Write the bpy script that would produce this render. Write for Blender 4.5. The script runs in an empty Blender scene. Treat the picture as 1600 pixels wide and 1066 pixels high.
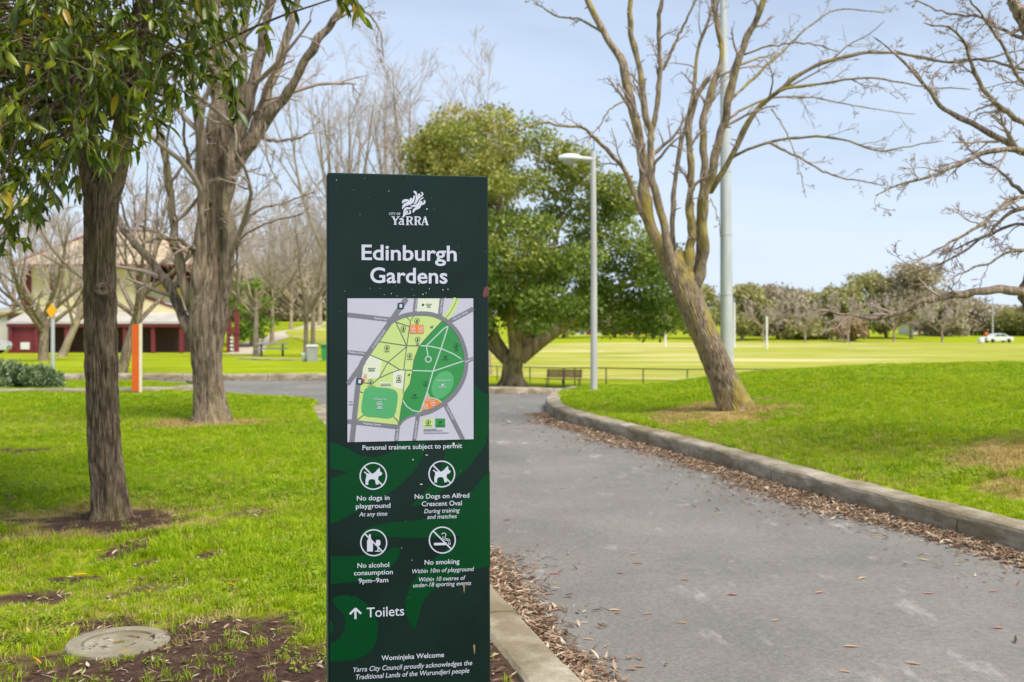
import bpy, math, random
import numpy as np
from mathutils import Vector, geometry

# ------------------------------------------------------------------ camera, sky, sun, exposure
SC = bpy.context.scene
COL = SC.collection
F, HX, HY, CZ = 1700.0, 800.0, 490.0, 1.6        # focal length in photo pixels, principal column, horizon row, eye height
R = math.radians

cam_d = bpy.data.cameras.new('camera')
cam = bpy.data.objects.new('camera', cam_d)
COL.objects.link(cam)
cam.location = (0, 0, CZ)
cam.rotation_euler = (R(90), 0, 0)
cam_d.sensor_width = 36.0
cam_d.lens = F / 1600 * 36
cam_d.shift_y = -(533 - HY) / 1600
cam_d.clip_start = 0.05
cam_d.clip_end = 6000
cam_d.dof.use_dof = True
cam_d.dof.focus_distance = 3.36
cam_d.dof.aperture_fstop = 5.2
SC.camera = cam

SUN_EL, SUN_AZ = 56.0, 140.0      # azimuth measured clockwise from +Y: the sun stands behind and right of the camera
world = bpy.data.worlds.new('World')
SC.world = world
world.use_nodes = True
wt = world.node_tree
for n in list(wt.nodes):
    wt.nodes.remove(n)


def wn(t, **k):
    n = wt.nodes.new(t)
    for a, b in k.items():
        setattr(n, a, b)
    return n


w_out = wn('ShaderNodeOutputWorld')
w_bg = wn('ShaderNodeBackground')
w_bg.inputs['Strength'].default_value = 0.09
sky = wn('ShaderNodeTexSky', sky_type='NISHITA', sun_disc=False)
sky.sun_elevation = R(SUN_EL)
sky.sun_rotation = R(SUN_AZ)
sky.air_density = 1.0
sky.dust_density = 1.2
sky.ozone_density = 1.0
w_tc = wn('ShaderNodeTexCoord')
w_sep = wn('ShaderNodeSeparateXYZ')
wt.links.new(w_tc.outputs['Generated'], w_sep.inputs[0])
w_max = wn('ShaderNodeMath', operation='MAXIMUM')
w_max.inputs[1].default_value = 0.03
wt.links.new(w_sep.outputs['Z'], w_max.inputs[0])
w_add = wn('ShaderNodeMath', operation='ADD')
w_add.inputs[1].default_value = 0.12
wt.links.new(w_max.outputs[0], w_add.inputs[0])
w_div = wn('ShaderNodeVectorMath', operation='DIVIDE')
wt.links.new(w_tc.outputs['Generated'], w_div.inputs[0])
w_cmb = wn('ShaderNodeCombineXYZ')
for i in range(3):
    wt.links.new(w_add.outputs[0], w_cmb.inputs[i])
wt.links.new(w_cmb.outputs[0], w_div.inputs[1])
w_map = wn('ShaderNodeMapping')
w_map.inputs['Scale'].default_value = (0.5, 0.7, 0.4)
w_map.inputs['Location'].default_value = (3.1, 1.7, 0.4)
wt.links.new(w_div.outputs[0], w_map.inputs[0])
w_noise = wn('ShaderNodeTexNoise')
w_noise.inputs['Scale'].default_value = 0.9
w_noise.inputs['Detail'].default_value = 5
w_noise.inputs['Roughness'].default_value = 0.55
w_noise.inputs['Distortion'].default_value = 0.4
wt.links.new(w_map.outputs[0], w_noise.inputs[0])
w_ramp = wn('ShaderNodeValToRGB')
w_ramp.color_ramp.elements[0].position = 0.36
w_ramp.color_ramp.elements[0].color = (0.1, 0.1, 0.1, 1)
w_ramp.color_ramp.elements[1].position = 0.66
w_ramp.color_ramp.elements[1].color = (0.72, 0.72, 0.72, 1)
wt.links.new(w_noise.outputs['Fac'], w_ramp.inputs[0])
w_mix = wn('ShaderNodeMix', data_type='RGBA')
w_mix.inputs['B'].default_value = (5.8, 6.7, 8.3, 1)     # thin bright high cloud
w_hz = wn('ShaderNodeMapRange', interpolation_type='SMOOTHSTEP')      # thin cloud piles up towards the horizon all round
for nm, v_ in (('From Min', -0.02), ('From Max', 0.27), ('To Min', 0.97), ('To Max', 0.0)):
    w_hz.inputs[nm].default_value = v_
wt.links.new(w_sep.outputs['Z'], w_hz.inputs['Value'])
w_i1 = wn('ShaderNodeMath', operation='SUBTRACT'); w_i1.inputs[0].default_value = 1.0
w_i2 = wn('ShaderNodeMath', operation='SUBTRACT'); w_i2.inputs[0].default_value = 1.0
w_i3 = wn('ShaderNodeMath', operation='SUBTRACT'); w_i3.inputs[0].default_value = 1.0
w_mu = wn('ShaderNodeMath', operation='MULTIPLY')
wt.links.new(w_ramp.outputs[0], w_i1.inputs[1])
wt.links.new(w_hz.outputs[0], w_i2.inputs[1])
wt.links.new(w_i1.outputs[0], w_mu.inputs[0])
wt.links.new(w_i2.outputs[0], w_mu.inputs[1])
wt.links.new(w_mu.outputs[0], w_i3.inputs[1])
wt.links.new(w_i3.outputs[0], w_mix.inputs['Factor'])
wt.links.new(sky.outputs[0], w_mix.inputs['A'])
wt.links.new(w_mix.outputs['Result'], w_bg.inputs['Color'])
wt.links.new(w_bg.outputs[0], w_out.inputs[0])

sun_d = bpy.data.lights.new('sun', 'SUN')
sun_d.energy = 3.0
sun_d.angle = R(28)
sun_d.color = (1.0, 0.955, 0.88)
sun = bpy.data.objects.new('sun', sun_d)
COL.objects.link(sun)
_s = Vector((math.sin(R(SUN_AZ)) * math.cos(R(SUN_EL)), math.cos(R(SUN_AZ)) * math.cos(R(SUN_EL)), math.sin(R(SUN_EL))))
sun.rotation_euler = _s.to_track_quat('Z', 'Y').to_euler()
sun.location = (0, 0, 40)

vs = SC.view_settings
vs.view_transform = 'Standard'
vs.look = 'None'
vs.exposure = 0.62
vs.gamma = 1.0
vs.use_curve_mapping = False
SC.cycles.use_denoising = True
SC.cycles.max_bounces = 6
SC.cycles.transparent_max_bounces = 4

# ------------------------------------------------------------------ helpers
rng = np.random.default_rng(7)
random.seed(7)


def S(r, g, b):
    f = lambda c: (c / 255 / 12.92) if c / 255 <= 0.04045 else ((c / 255 + 0.055) / 1.055) ** 2.4
    return (f(r), f(g), f(b))


def P(px, py, d):
    return np.array([(px - HX) * d / F, d, CZ - (py - HY) * d / F])


def G(px, py, z=0.0):
    d = (CZ - z) * F / (py - HY)
    return np.array([(px - HX) * d / F, d])


def tag(o, label=None, cat=None, group=None, kind=None):
    if label: o['label'] = label
    if cat: o['category'] = cat
    if group: o['group'] = group
    if kind: o['kind'] = kind
    return o


def empty(name, loc=(0, 0, 0), rz=0.0, label=None, cat=None, group=None, kind=None):
    o = bpy.data.objects.new(name, None)
    o.empty_display_size = 0.2
    COL.objects.link(o)
    o.location = loc
    o.rotation_euler = (0, 0, rz)
    return tag(o, label, cat, group, kind)


class MB:
    """collects vertices and faces, then links them as one mesh object"""

    def __init__(self):
        self.v, self.f, self.m, self.n, self.t = [], {}, {}, 0, []

    def add(self, verts, faces, mat=0, tint=0.0):
        verts = np.asarray(verts, float).reshape(-1, 3)
        faces = np.asarray(faces, np.int64)
        if faces.size == 0:
            return
        k = faces.shape[1]
        self.v.append(verts)
        self.t.append(np.broadcast_to(np.asarray(tint, float), (len(verts),)) if np.ndim(tint) == 0 else np.asarray(tint, float))
        self.f.setdefault(k, []).append(faces + self.n)
        self.m.setdefault(k, []).append(np.full(len(faces), mat, np.int32))
        self.n += len(verts)

    def box(self, x0, x1, y0, y1, z0, z1, mat=0):
        v = [(x, y, z) for z in (z0, z1) for y in (y0, y1) for x in (x0, x1)]
        self.add(v, [(0, 2, 3, 1), (4, 5, 7, 6), (0, 1, 5, 4), (2, 6, 7, 3), (0, 4, 6, 2), (1, 3, 7, 5)], mat)

    def prism(self, poly, y0, y1, mat=0):
        """outline in x,z extruded along y"""
        n = len(poly)
        v = [(a, y0, b) for a, b in poly] + [(a, y1, b) for a, b in poly]
        self.add(v, [(i, (i + 1) % n, n + (i + 1) % n, n + i) for i in range(n)], mat)
        tri = geometry.tessellate_polygon([[Vector((a, b, 0)) for a, b in poly]])
        if tri:
            self.add([(a, y0, b) for a, b in poly], [t for t in tri], mat)
            self.add([(a, y1, b) for a, b in poly], [t[::-1] for t in tri], mat)

    def tube(self, pts, rad, k=8, mat=0, cap=True, tint=0.0):
        pts = np.asarray(pts, float)
        rad = np.broadcast_to(np.asarray(rad, float), (len(pts),))
        V, Fa = tubes(pts[None], rad[None], k)
        self.add(V, Fa, mat, tint)
        if cap:
            n = len(pts)
            for j, s in ((0, -1), (n - 1, 1)):
                ring = V[j * k:(j + 1) * k]
                v = np.vstack([ring, ring.mean(0)])
                self.add(v, [((i, (i + 1) % k, k) if s > 0 else ((i + 1) % k, i, k)) for i in range(k)], mat, tint)

    def lathe(self, prof, c=(0, 0, 0), k=24, mat=0):
        prof = np.asarray(prof, float)
        a = np.arange(k) * 2 * math.pi / k
        v = np.zeros((len(prof), k, 3))
        v[:, :, 0] = c[0] + prof[:, :1] * np.cos(a)
        v[:, :, 1] = c[1] + prof[:, :1] * np.sin(a)
        v[:, :, 2] = c[2] + prof[:, 1:2]
        f = [(i * k + j, i * k + (j + 1) % k, (i + 1) * k + (j + 1) % k, (i + 1) * k + j) for i in range(len(prof) - 1) for j in range(k)]
        self.add(v.reshape(-1, 3), f, mat)

    def build(self, name, mats, parent=None, smooth=False, loc=None):
        me = bpy.data.meshes.new(name)
        if not self.v:
            V = np.zeros((0, 3))
        else:
            V = np.vstack(self.v)
        me.vertices.add(len(V))
        me.vertices.foreach_set('co', V.ravel().astype(np.float32))
        li, ls, mi, st = [], [], [], 0
        for k in self.f:
            fa = np.vstack(self.f[k])
            li.append(fa.ravel())
            ls.append(st + np.arange(len(fa)) * k)
            mi.append(np.concatenate(self.m[k]))
            st += fa.size
        me.loops.add(st)
        me.loops.foreach_set('vertex_index', np.concatenate(li).astype(np.int32))
        ls = np.concatenate(ls).astype(np.int32)
        me.polygons.add(len(ls))
        me.polygons.foreach_set('loop_start', ls)
        me.polygons.foreach_set('material_index', np.concatenate(mi).astype(np.int32))
        me.polygons.foreach_set('use_smooth', np.full(len(ls), smooth))
        if not isinstance(mats, (list, tuple)):
            mats = [mats]
        for m in mats:
            me.materials.append(m)
        at = me.attributes.new('tint', 'FLOAT', 'POINT')
        at.data.foreach_set('value', np.concatenate(self.t).astype(np.float32))
        me.update(calc_edges=True)
        me.validate()
        o = bpy.data.objects.new(name, me)
        COL.objects.link(o)
        if parent: o.parent = parent
        if loc is not None: o.location = loc
        return o


def tubes(PT, RD, k):
    """PT (m,n,3), RD (m,n): open tubes of k sides"""
    m, n = RD.shape
    T = np.gradient(PT, axis=1)
    T /= np.linalg.norm(T, axis=2, keepdims=True) + 1e-9
    mean = T.mean(1)
    ref = np.where((np.abs(mean[:, 2:3]) > 0.75), np.array([[1.0, 0.13, 0]]), np.array([[0.1, 0, 1.0]]))[:, None, :]
    N = np.cross(T, np.broadcast_to(ref, T.shape))
    N /= np.linalg.norm(N, axis=2, keepdims=True) + 1e-9
    B = np.cross(T, N)
    a = np.arange(k) * 2 * math.pi / k
    V = PT[:, :, None, :] + RD[:, :, None, None] * (N[:, :, None, :] * np.cos(a)[None, None, :, None] + B[:, :, None, :] * np.sin(a)[None, None, :, None])
    base = (np.arange(m) * n * k)[:, None, None] + (np.arange(n - 1) * k)[None, :, None]
    j = np.arange(k)[None, None, :]
    j2 = (np.arange(k) + 1)[None, None, :] % k
    Fa = np.stack([base + j, base + j2, base + k + j2, base + k + j], -1).reshape(-1, 4)
    return V.reshape(-1, 3), Fa


def resample(pts, n):
    """Catmull-Rom through pts, n samples, equal in arc length"""
    p = np.asarray(pts, float)
    if len(p) == 2:
        return p[0] + (p[1] - p[0]) * np.linspace(0, 1, n)[:, None]
    q = np.vstack([2 * p[0] - p[1], p, 2 * p[-1] - p[-2]])
    out = []
    for i in range(1, len(q) - 2):
        t = np.linspace(0, 1, 12, endpoint=False)[:, None]
        a, b, c, d = q[i - 1], q[i], q[i + 1], q[i + 2]
        out.append(0.5 * ((2 * b) + (-a + c) * t + (2 * a - 5 * b + 4 * c - d) * t ** 2 + (-a + 3 * b - 3 * c + d) * t ** 3))
    out = np.vstack(out + [p[-1:]])
    s = np.r_[0, np.cumsum(np.linalg.norm(np.diff(out, axis=0), axis=1))]
    u = np.linspace(0, s[-1], n)
    return np.stack([np.interp(u, s, out[:, i]) for i in range(out.shape[1])], 1)


def grow(PT, RD, per, tmin, ratio, ang, up, n, rr, wig=0.12, tmax=1.0, minlen=0.0, rmin=0.0):
    """children of every polyline in PT: vectorised branching"""
    m, k, _ = PT.shape
    idx = np.repeat(np.arange(m), per)
    t = rng.uniform(tmin, tmax, len(idx)) * (k - 1)
    i0 = np.minimum(t.astype(int), k - 2)
    fr = (t - i0)[:, None]
    st = PT[idx, i0] * (1 - fr) + PT[idx, i0 + 1] * fr
    r0 = (RD[idx, i0] * (1 - fr[:, 0]) + RD[idx, i0 + 1] * fr[:, 0])
    tan = PT[idx, i0 + 1] - PT[idx, i0]
    tan /= np.linalg.norm(tan, axis=1, keepdims=True) + 1e-9
    L = np.linalg.norm(np.diff(PT, axis=1), axis=2).sum(1)[idx]
    ln = np.maximum(L * ratio * rng.uniform(0.55, 1.2, len(idx)) * (1.15 - 0.55 * t / (k - 1)), minlen)
    pr = rng.normal(size=(len(idx), 3))
    pr -= (pr * tan).sum(1, keepdims=True) * tan
    pr /= np.linalg.norm(pr, axis=1, keepdims=True) + 1e-9
    a = rng.normal(ang, ang * 0.25, len(idx))[:, None]
    dr = tan * np.cos(a) + pr * np.sin(a)
    out = np.zeros((len(idx), n, 3))
    out[:, 0] = st
    for j in range(1, n):
        dr = dr + rng.normal(size=dr.shape) * wig + np.array([0, 0, up])
        dr /= np.linalg.norm(dr, axis=1, keepdims=True)
        out[:, j] = out[:, j - 1] + dr * (ln / (n - 1))[:, None]
    rad = (r0 * rr)[:, None] * np.linspace(1, 0.35, n)[None, :]
    return out, np.maximum(rad, rmin)


# ------------------------------------------------------------------ materials
def new_mat(name):
    m = bpy.data.materials.new(name)
    m.use_nodes = True
    nt = m.node_tree
    b = nt.nodes['Principled BSDF']
    return m, nt, b


def nd(nt, t, **k):
    n = nt.nodes.new(t)
    for a, b in k.items():
        setattr(n, a, b)
    return n


def pos_noise(nt, scale, detail=4, rough=0.55, stretch=None, coord='Position', dist=0.0):
    if coord == 'Position':
        src = nd(nt, 'ShaderNodeNewGeometry').outputs['Position']
    else:
        src = nd(nt, 'ShaderNodeTexCoord').outputs[coord]
    if stretch:
        mp = nd(nt, 'ShaderNodeMapping')
        mp.inputs['Scale'].default_value = stretch
        nt.links.new(src, mp.inputs[0])
        src = mp.outputs[0]
    no = nd(nt, 'ShaderNodeTexNoise')
    no.inputs['Scale'].default_value = scale
    no.inputs['Detail'].default_value = detail
    no.inputs['Roughness'].default_value = rough
    no.inputs['Distortion'].default_value = dist
    nt.links.new(src, no.inputs['Vector'])
    return no.outputs['Fac']


def ramp(nt, fac, stops):
    r = nd(nt, 'ShaderNodeValToRGB')
    el = r.color_ramp.elements
    while len(el) < len(stops):
        el.new(0.5)
    for e, (p, c) in zip(el, stops):
        e.position = p
        e.color = (*c, 1) if len(c) == 3 else c
    nt.links.new(fac, r.inputs[0])
    return r.outputs[0]


def mixc(nt, fac, a, b, mode='MIX'):
    m = nd(nt, 'ShaderNodeMix', data_type='RGBA', blend_type=mode)
    for s, v in (('Factor', fac), ('A', a), ('B', b)):
        if isinstance(v, (int, float)):
            m.inputs[s].default_value = v
        elif isinstance(v, tuple):
            m.inputs[s].default_value = (*v, 1)
        else:
            nt.links.new(v, m.inputs[s])
    return m.outputs['Result']


def bump(nt, b, h, strength=0.4, dist=0.02):
    bp = nd(nt, 'ShaderNodeBump')
    bp.inputs['Strength'].default_value = strength
    bp.inputs['Distance'].default_value = dist
    nt.links.new(h, bp.inputs['Height'])
    nt.links.new(bp.outputs[0], b.inputs['Normal'])


def simple(name, c1, c2=None, scale=4.0, rough=0.6, bmp=0.0, bdist=0.01, metallic=0.0, stretch=None, coord='Position', bscale=None, spec=None, detail=4):
    m, nt, b = new_mat(name)
    b.inputs['Roughness'].default_value = rough
    b.inputs['Metallic'].default_value = metallic
    if spec is not None:
        b.inputs['Specular IOR Level'].default_value = spec
    if c2 is None:
        c2 = tuple(x * 0.82 for x in c1)
    f = pos_noise(nt, scale, detail, stretch=stretch, coord=coord)
    nt.links.new(ramp(nt, f, [(0.3, c1), (0.7, c2)]), b.inputs['Base Color'])
    if bmp:
        h = pos_noise(nt, bscale or scale * 3, 5, stretch=stretch, coord=coord)
        bump(nt, b, h, bmp, bdist)
    return m


def attr(nt, name):
    a = nd(nt, 'ShaderNodeAttribute')
    a.attribute_name = name
    return a.outputs['Fac']


def leafy(name, stops, rough=0.5, trans=0.3, spec=0.5, use_random=False, posvar=None):
    """leaf material: colour by per-leaf tint, partly translucent"""
    m, nt, b = new_mat(name)
    b.inputs['Roughness'].default_value = rough
    b.inputs['Specular IOR Level'].default_value = spec
    if use_random:
        fac = nd(nt, 'ShaderNodeObjectInfo').outputs['Random']
    else:
        fac = attr(nt, 'tint')
    c = ramp(nt, fac, stops)
    if posvar:
        f = pos_noise(nt, posvar[0], 3)
        v = ramp(nt, f, [(0.3, posvar[1]), (0.7, posvar[2])])
        c = mixc(nt, 1.0, c, v, 'MULTIPLY')
    nt.links.new(c, b.inputs['Base Color'])
    tr = nd(nt, 'ShaderNodeBsdfTranslucent')
    tc = mixc(nt, 1.0, c, (1.0, 1.0, 0.55), 'MULTIPLY')
    nt.links.new(tc, tr.inputs['Color'])
    mx = nd(nt, 'ShaderNodeMixShader')
    mx.inputs[0].default_value = trans
    nt.links.new(b.outputs[0], mx.inputs[1])
    nt.links.new(tr.outputs[0], mx.inputs[2])
    nt.links.new(mx.outputs[0], nt.nodes['Material Output'].inputs['Surface'])
    return m


def bark(name, c1, c2, c3=None, lichen_amt=0.6, zs=0.12, scale=14, bdist=0.03, bstr=0.8, l0=0.52):
    m, nt, b = new_mat(name)
    b.inputs['Roughness'].default_value = 0.9
    b.inputs['Specular IOR Level'].default_value = 0.2
    f = pos_noise(nt, scale, 6, 0.62, stretch=(1, 1, zs), coord='Object', dist=0.6)
    c = ramp(nt, f, [(0.34, c2), (0.62, c1)])
    g = pos_noise(nt, 1.6, 4, coord='Object')
    v = ramp(nt, g, [(0.3, (0.72, 0.72, 0.72)), (0.7, (1.12, 1.1, 1.06))])
    c = mixc(nt, 1.0, c, v, 'MULTIPLY')
    if c3:
        l = pos_noise(nt, 3.2, 5, 0.65, stretch=(1, 1, 0.35), coord='Object')
        lf = ramp(nt, l, [(l0, (0, 0, 0)), (l0 + 0.14, (lichen_amt,) * 3)])
        c = mixc(nt, lf, c, c3)
    nt.links.new(c, b.inputs['Base Color'])
    bump(nt, b, f, bstr, bdist)
    return m


M = {}
M['bark_dark'] = bark('bark_dark', S(170, 150, 126), S(76, 63, 50), S(128, 120, 62), 0.5, 0.14, 46, 0.03, 1.0)
M['bark_elm'] = bark('bark_elm', S(172, 154, 132), S(78, 64, 52), S(140, 132, 84), 0.4, 0.12, 26)
M['bark_lean'] = bark('bark_lean', S(174, 156, 130), S(100, 84, 68), S(166, 150, 54), 0.7, 0.3, 26, 0.02, 0.9, 0.49)
M['bark_fig'] = bark('bark_fig', S(176, 156, 128), S(104, 88, 70), None, 0, 0.2, 5)
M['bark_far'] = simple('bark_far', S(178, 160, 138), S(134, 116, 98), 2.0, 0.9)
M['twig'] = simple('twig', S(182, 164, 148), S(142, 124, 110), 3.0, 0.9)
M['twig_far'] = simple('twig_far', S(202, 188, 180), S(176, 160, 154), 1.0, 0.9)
M['leaf'] = leafy('leaf', [(0.0, S(52, 68, 14)), (0.45, S(78, 98, 16)), (0.8, S(124, 138, 24)), (0.97, S(166, 174, 38)), (1.0, S(176, 144, 34))], 0.32, 0.34, 0.5)
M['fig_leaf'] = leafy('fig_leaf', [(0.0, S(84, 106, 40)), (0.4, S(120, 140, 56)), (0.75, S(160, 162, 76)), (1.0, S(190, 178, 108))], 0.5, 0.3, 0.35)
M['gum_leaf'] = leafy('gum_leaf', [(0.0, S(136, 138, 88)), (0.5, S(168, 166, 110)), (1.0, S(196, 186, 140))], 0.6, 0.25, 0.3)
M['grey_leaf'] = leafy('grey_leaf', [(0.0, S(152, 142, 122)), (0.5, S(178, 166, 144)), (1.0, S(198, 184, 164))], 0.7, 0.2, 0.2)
M['rust_leaf'] = leafy('rust_leaf', [(0.0, S(164, 138, 108)), (1.0, S(196, 172, 140))], 0.7, 0.2, 0.2)
M['green_leaf'] = leafy('green_leaf', [(0.0, S(90, 120, 44)), (0.6, S(130, 158, 60)), (1.0, S(164, 180, 84))], 0.5, 0.3, 0.3)
M['shrub_leaf'] = leafy('shrub_leaf', [(0.0, S(84, 106, 70)), (0.5, S(122, 142, 96)), (0.9, S(158, 170, 124)), (1.0, S(200, 194, 200))], 0.6, 0.2, 0.3)
M['grass'] = leafy('grass', [(0.0, S(137, 159, 12)), (0.45, S(159, 183, 15)), (0.8, S(183, 199, 27)), (0.96, S(204, 208, 56)), (1.0, S(204, 192, 112))], 0.55, 0.35, 0.25, True, (0.5, (0.82, 0.95, 0.8), (1.06, 1.05, 1.15)))
M['dry_grass'] = leafy('dry_grass', [(0.0, S(150, 132, 70)), (0.6, S(192, 170, 104)), (1.0, S(214, 198, 140))], 0.7, 0.25, 0.2, True)
M['litter'] = leafy('litter', [(0.0, S(92, 74, 60)), (0.25, S(138, 110, 88)), (0.6, S(172, 142, 116)), (0.85, S(194, 172, 146)), (1.0, S(218, 206, 182))], 0.8, 0.1, 0.2, True)
M['fallen'] = leafy('fallen', [(0.0, S(190, 130, 100)), (0.35, S(206, 164, 130)), (0.7, S(206, 190, 130)), (1.0, S(190, 120, 110))], 0.7, 0.1, 0.2, True)
M['fallen_yellow'] = leafy('fallen_yellow', [(0.0, S(206, 150, 30)), (0.6, S(216, 178, 50)), (1.0, S(206, 170, 110))], 0.6, 0.15, 0.2, True)
M['white_paint'] = simple('white_paint', S(232, 232, 230), S(214, 214, 212), 3, 0.5)
M['galv'] = simple('galv', S(196, 197, 200), S(172, 174, 178), 3, 0.5, metallic=0.0, stretch=(1, 1, 0.2))
M['lamp_grey'] = simple('lamp_grey', S(205, 203, 198), S(184, 181, 176), 2.5, 0.5, stretch=(1, 1, 0.25))
M['fence_green'] = simple('fence_green', S(92, 104, 84), S(70, 80, 66), 3, 0.55)
M['bench_wood'] = simple('bench_wood', S(170, 136, 112), S(140, 108, 86), 5, 0.7)
M['iron'] = simple('iron', S(92, 92, 88), S(70, 70, 68), 5, 0.6)
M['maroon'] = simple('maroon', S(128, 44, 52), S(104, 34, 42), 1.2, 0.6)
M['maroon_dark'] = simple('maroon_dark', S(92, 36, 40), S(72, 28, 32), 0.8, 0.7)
M['cream'] = simple('cream', S(236, 224, 178), S(222, 208, 160), 0.7, 0.75, stretch=(1, 1, 0.3))
M['cream_yellow'] = simple('cream_yellow', S(216, 184, 84), S(200, 168, 70), 0.8, 0.7)
M['roof_tile'] = simple('roof_tile', S(206, 188, 156), S(160, 136, 108), 2.2, 0.8, 0.4, 0.05, detail=6)
M['awning'] = simple('awning', S(200, 194, 186), S(176, 170, 162), 0.8, 0.5)
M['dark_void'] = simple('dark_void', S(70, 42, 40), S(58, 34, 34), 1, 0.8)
M['orange'] = simple('orange', S(222, 104, 24), S(204, 88, 20), 1.5, 0.45)
M['cream_post'] = simple('cream_post', S(236, 226, 190), S(222, 210, 174), 1.5, 0.5)
M['yellow_sign'] = simple('yellow_sign', S(248, 186, 22), S(238, 172, 16), 3, 0.4)
M['bin_grey'] = simple('bin_grey', S(168, 170, 168), S(150, 152, 150), 4, 0.5)
M['bin_green'] = simple('bin_green', S(60, 150, 80), S(50, 130, 70), 3, 0.5)
M['glass'] = simple('glass', S(90, 104, 116), S(70, 82, 94), 0.5, 0.15)
M['tyre'] = simple('tyre', S(48, 48, 48), S(36, 36, 36), 4, 0.8)
M['brick'] = simple('brick', S(176, 118, 92), S(150, 96, 76), 1.0, 0.8)
M['house_wall'] = simple('house_wall', S(226, 220, 210), S(206, 198, 188), 0.4, 0.8)
M['house_roof'] = simple('house_roof', S(150, 140, 136), S(126, 116, 112), 0.6, 0.7)
M['house_red_roof'] = simple('house_red_roof', S(160, 104, 88), S(140, 90, 76), 0.6, 0.7)
M['hill'] = simple('hill', S(168, 160, 146), S(150, 146, 134), 0.02, 0.95, detail=6)
M['gravel'] = simple('gravel', S(206, 192, 168), S(184, 168, 144), 1.4, 0.9, 0.3, 0.01)


def concrete(name, c1, c2, moss):
    m, nt, b = new_mat(name)
    b.inputs['Roughness'].default_value = 0.9
    b.inputs['Specular IOR Level'].default_value = 0.25
    c = ramp(nt, pos_noise(nt, 3.0, 6, 0.65), [(0.3, c2), (0.68, c1)])
    sp = ramp(nt, pos_noise(nt, 90, 3, 0.7), [(0.3, (0.72, 0.71, 0.7)), (0.55, (1, 1, 1))])
    c = mixc(nt, 1.0, c, sp, 'MULTIPLY')
    mf = ramp(nt, pos_noise(nt, 2.1, 6, 0.7, stretch=(1, 1, 3)), [(0.4, (0, 0, 0)), (0.6, (0.75,) * 3)])
    c = mixc(nt, mf, c, moss)
    nt.links.new(c, b.inputs['Base Color'])
    bump(nt, b, pos_noise(nt, 60, 5, 0.7), 0.5, 0.004)
    return m


M['kerb'] = concrete('kerb', S(200, 188, 166), S(158, 146, 122), S(116, 102, 70))
M['manhole'] = concrete('manhole', S(186, 179, 160), S(146, 138, 118), S(122, 108, 78))

# asphalt: grey, fine aggregate, pale worn streaks along the path and a few stains
m, nt, b = new_mat('asphalt')
b.inputs['Roughness'].default_value = 0.85
b.inputs['Specular IOR Level'].default_value = 0.3
c = ramp(nt, pos_noise(nt, 0.7, 5, 0.6), [(0.28, S(120, 116, 109)), (0.72, S(145, 140, 132))])
ag = ramp(nt, pos_noise(nt, 140, 3, 0.8), [(0.3, (0.66, 0.66, 0.66)), (0.5, (0.96, 0.96, 0.96)), (0.72, (1.25, 1.24, 1.22))])
c = mixc(nt, 1.0, c, ag, 'MULTIPLY')
ag2 = ramp(nt, pos_noise(nt, 38, 4, 0.75), [(0.35, (0.8, 0.8, 0.8)), (0.65, (1.16, 1.15, 1.14))])
c = mixc(nt, 1.0, c, ag2, 'MULTIPLY')
wf = ramp(nt, pos_noise(nt, 2.6, 6, 0.72, stretch=(1.0, 0.45, 1)), [(0.58, (0, 0, 0)), (0.8, (0.75,) * 3)])
c = mixc(nt, wf, c, S(202, 196, 186))
nt.links.new(c, b.inputs['Base Color'])
bump(nt, b, pos_noise(nt, 120, 4, 0.75), 0.6, 0.004)
M['asphalt'] = m

# lawn: grass ground with soil and dry patches from vertex attributes
m, nt, b = new_mat('lawn')
b.inputs['Roughness'].default_value = 0.95
b.inputs['Specular IOR Level'].default_value = 0.1
g1 = ramp(nt, pos_noise(nt, 0.35, 6, 0.6), [(0.3, S(138, 154, 12)), (0.55, S(160, 174, 16)), (0.75, S(180, 188, 34))])
g2 = ramp(nt, pos_noise(nt, 16, 5, 0.75), [(0.3, (0.7, 0.74, 0.6)), (0.7, (1.18, 1.14, 1.1))])
gc = mixc(nt, 1.0, g1, g2, 'MULTIPLY')
dryc = ramp(nt, pos_noise(nt, 7, 5, 0.7), [(0.3, S(150, 120, 76)), (0.7, S(206, 182, 112))])
soilc = ramp(nt, pos_noise(nt, 22, 6, 0.75), [(0.3, S(58, 42, 34)), (0.55, S(92, 70, 58)), (0.75, S(126, 100, 84))])
c = mixc(nt, attr(nt, 'dry'), gc, dryc)
c = mixc(nt, attr(nt, 'soil'), c, soilc)
nt.links.new(c, b.inputs['Base Color'])
bump(nt, b, pos_noise(nt, 30, 6, 0.75), 0.7, 0.03)
M['lawn'] = m

m, nt, b = new_mat('oval_turf')
b.inputs['Roughness'].default_value = 0.95
b.inputs['Specular IOR Level'].default_value = 0.1
c = ramp(nt, pos_noise(nt, 0.12, 5, 0.6), [(0.3, S(152, 158, 52)), (0.7, S(180, 176, 76))])
bf = ramp(nt, pos_noise(nt, 0.06, 5, 0.6, stretch=(0.4, 2.2, 1)), [(0.51, (0, 0, 0)), (0.63, (0.8,) * 3)])
c = mixc(nt, bf, c, S(222, 206, 150))
nt.links.new(c, b.inputs['Base Color'])
M['oval'] = m

# ------------------------------------------------------------------ terrain
PROF_L = np.array([(-10, 0), (27, 0), (55, -0.72), (85, -1.6), (110, -0.35), (180, 0.4), (420, 2.0), (3000, 6)])
PROF_R = np.array([(-10, 0), (21.5, 0), (27, -0.42), (40, -1.5), (57, -2.35), (75, -3.0), (165, -3.1), (192, -3.0), (420, -3.0), (3000, 2)])

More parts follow.
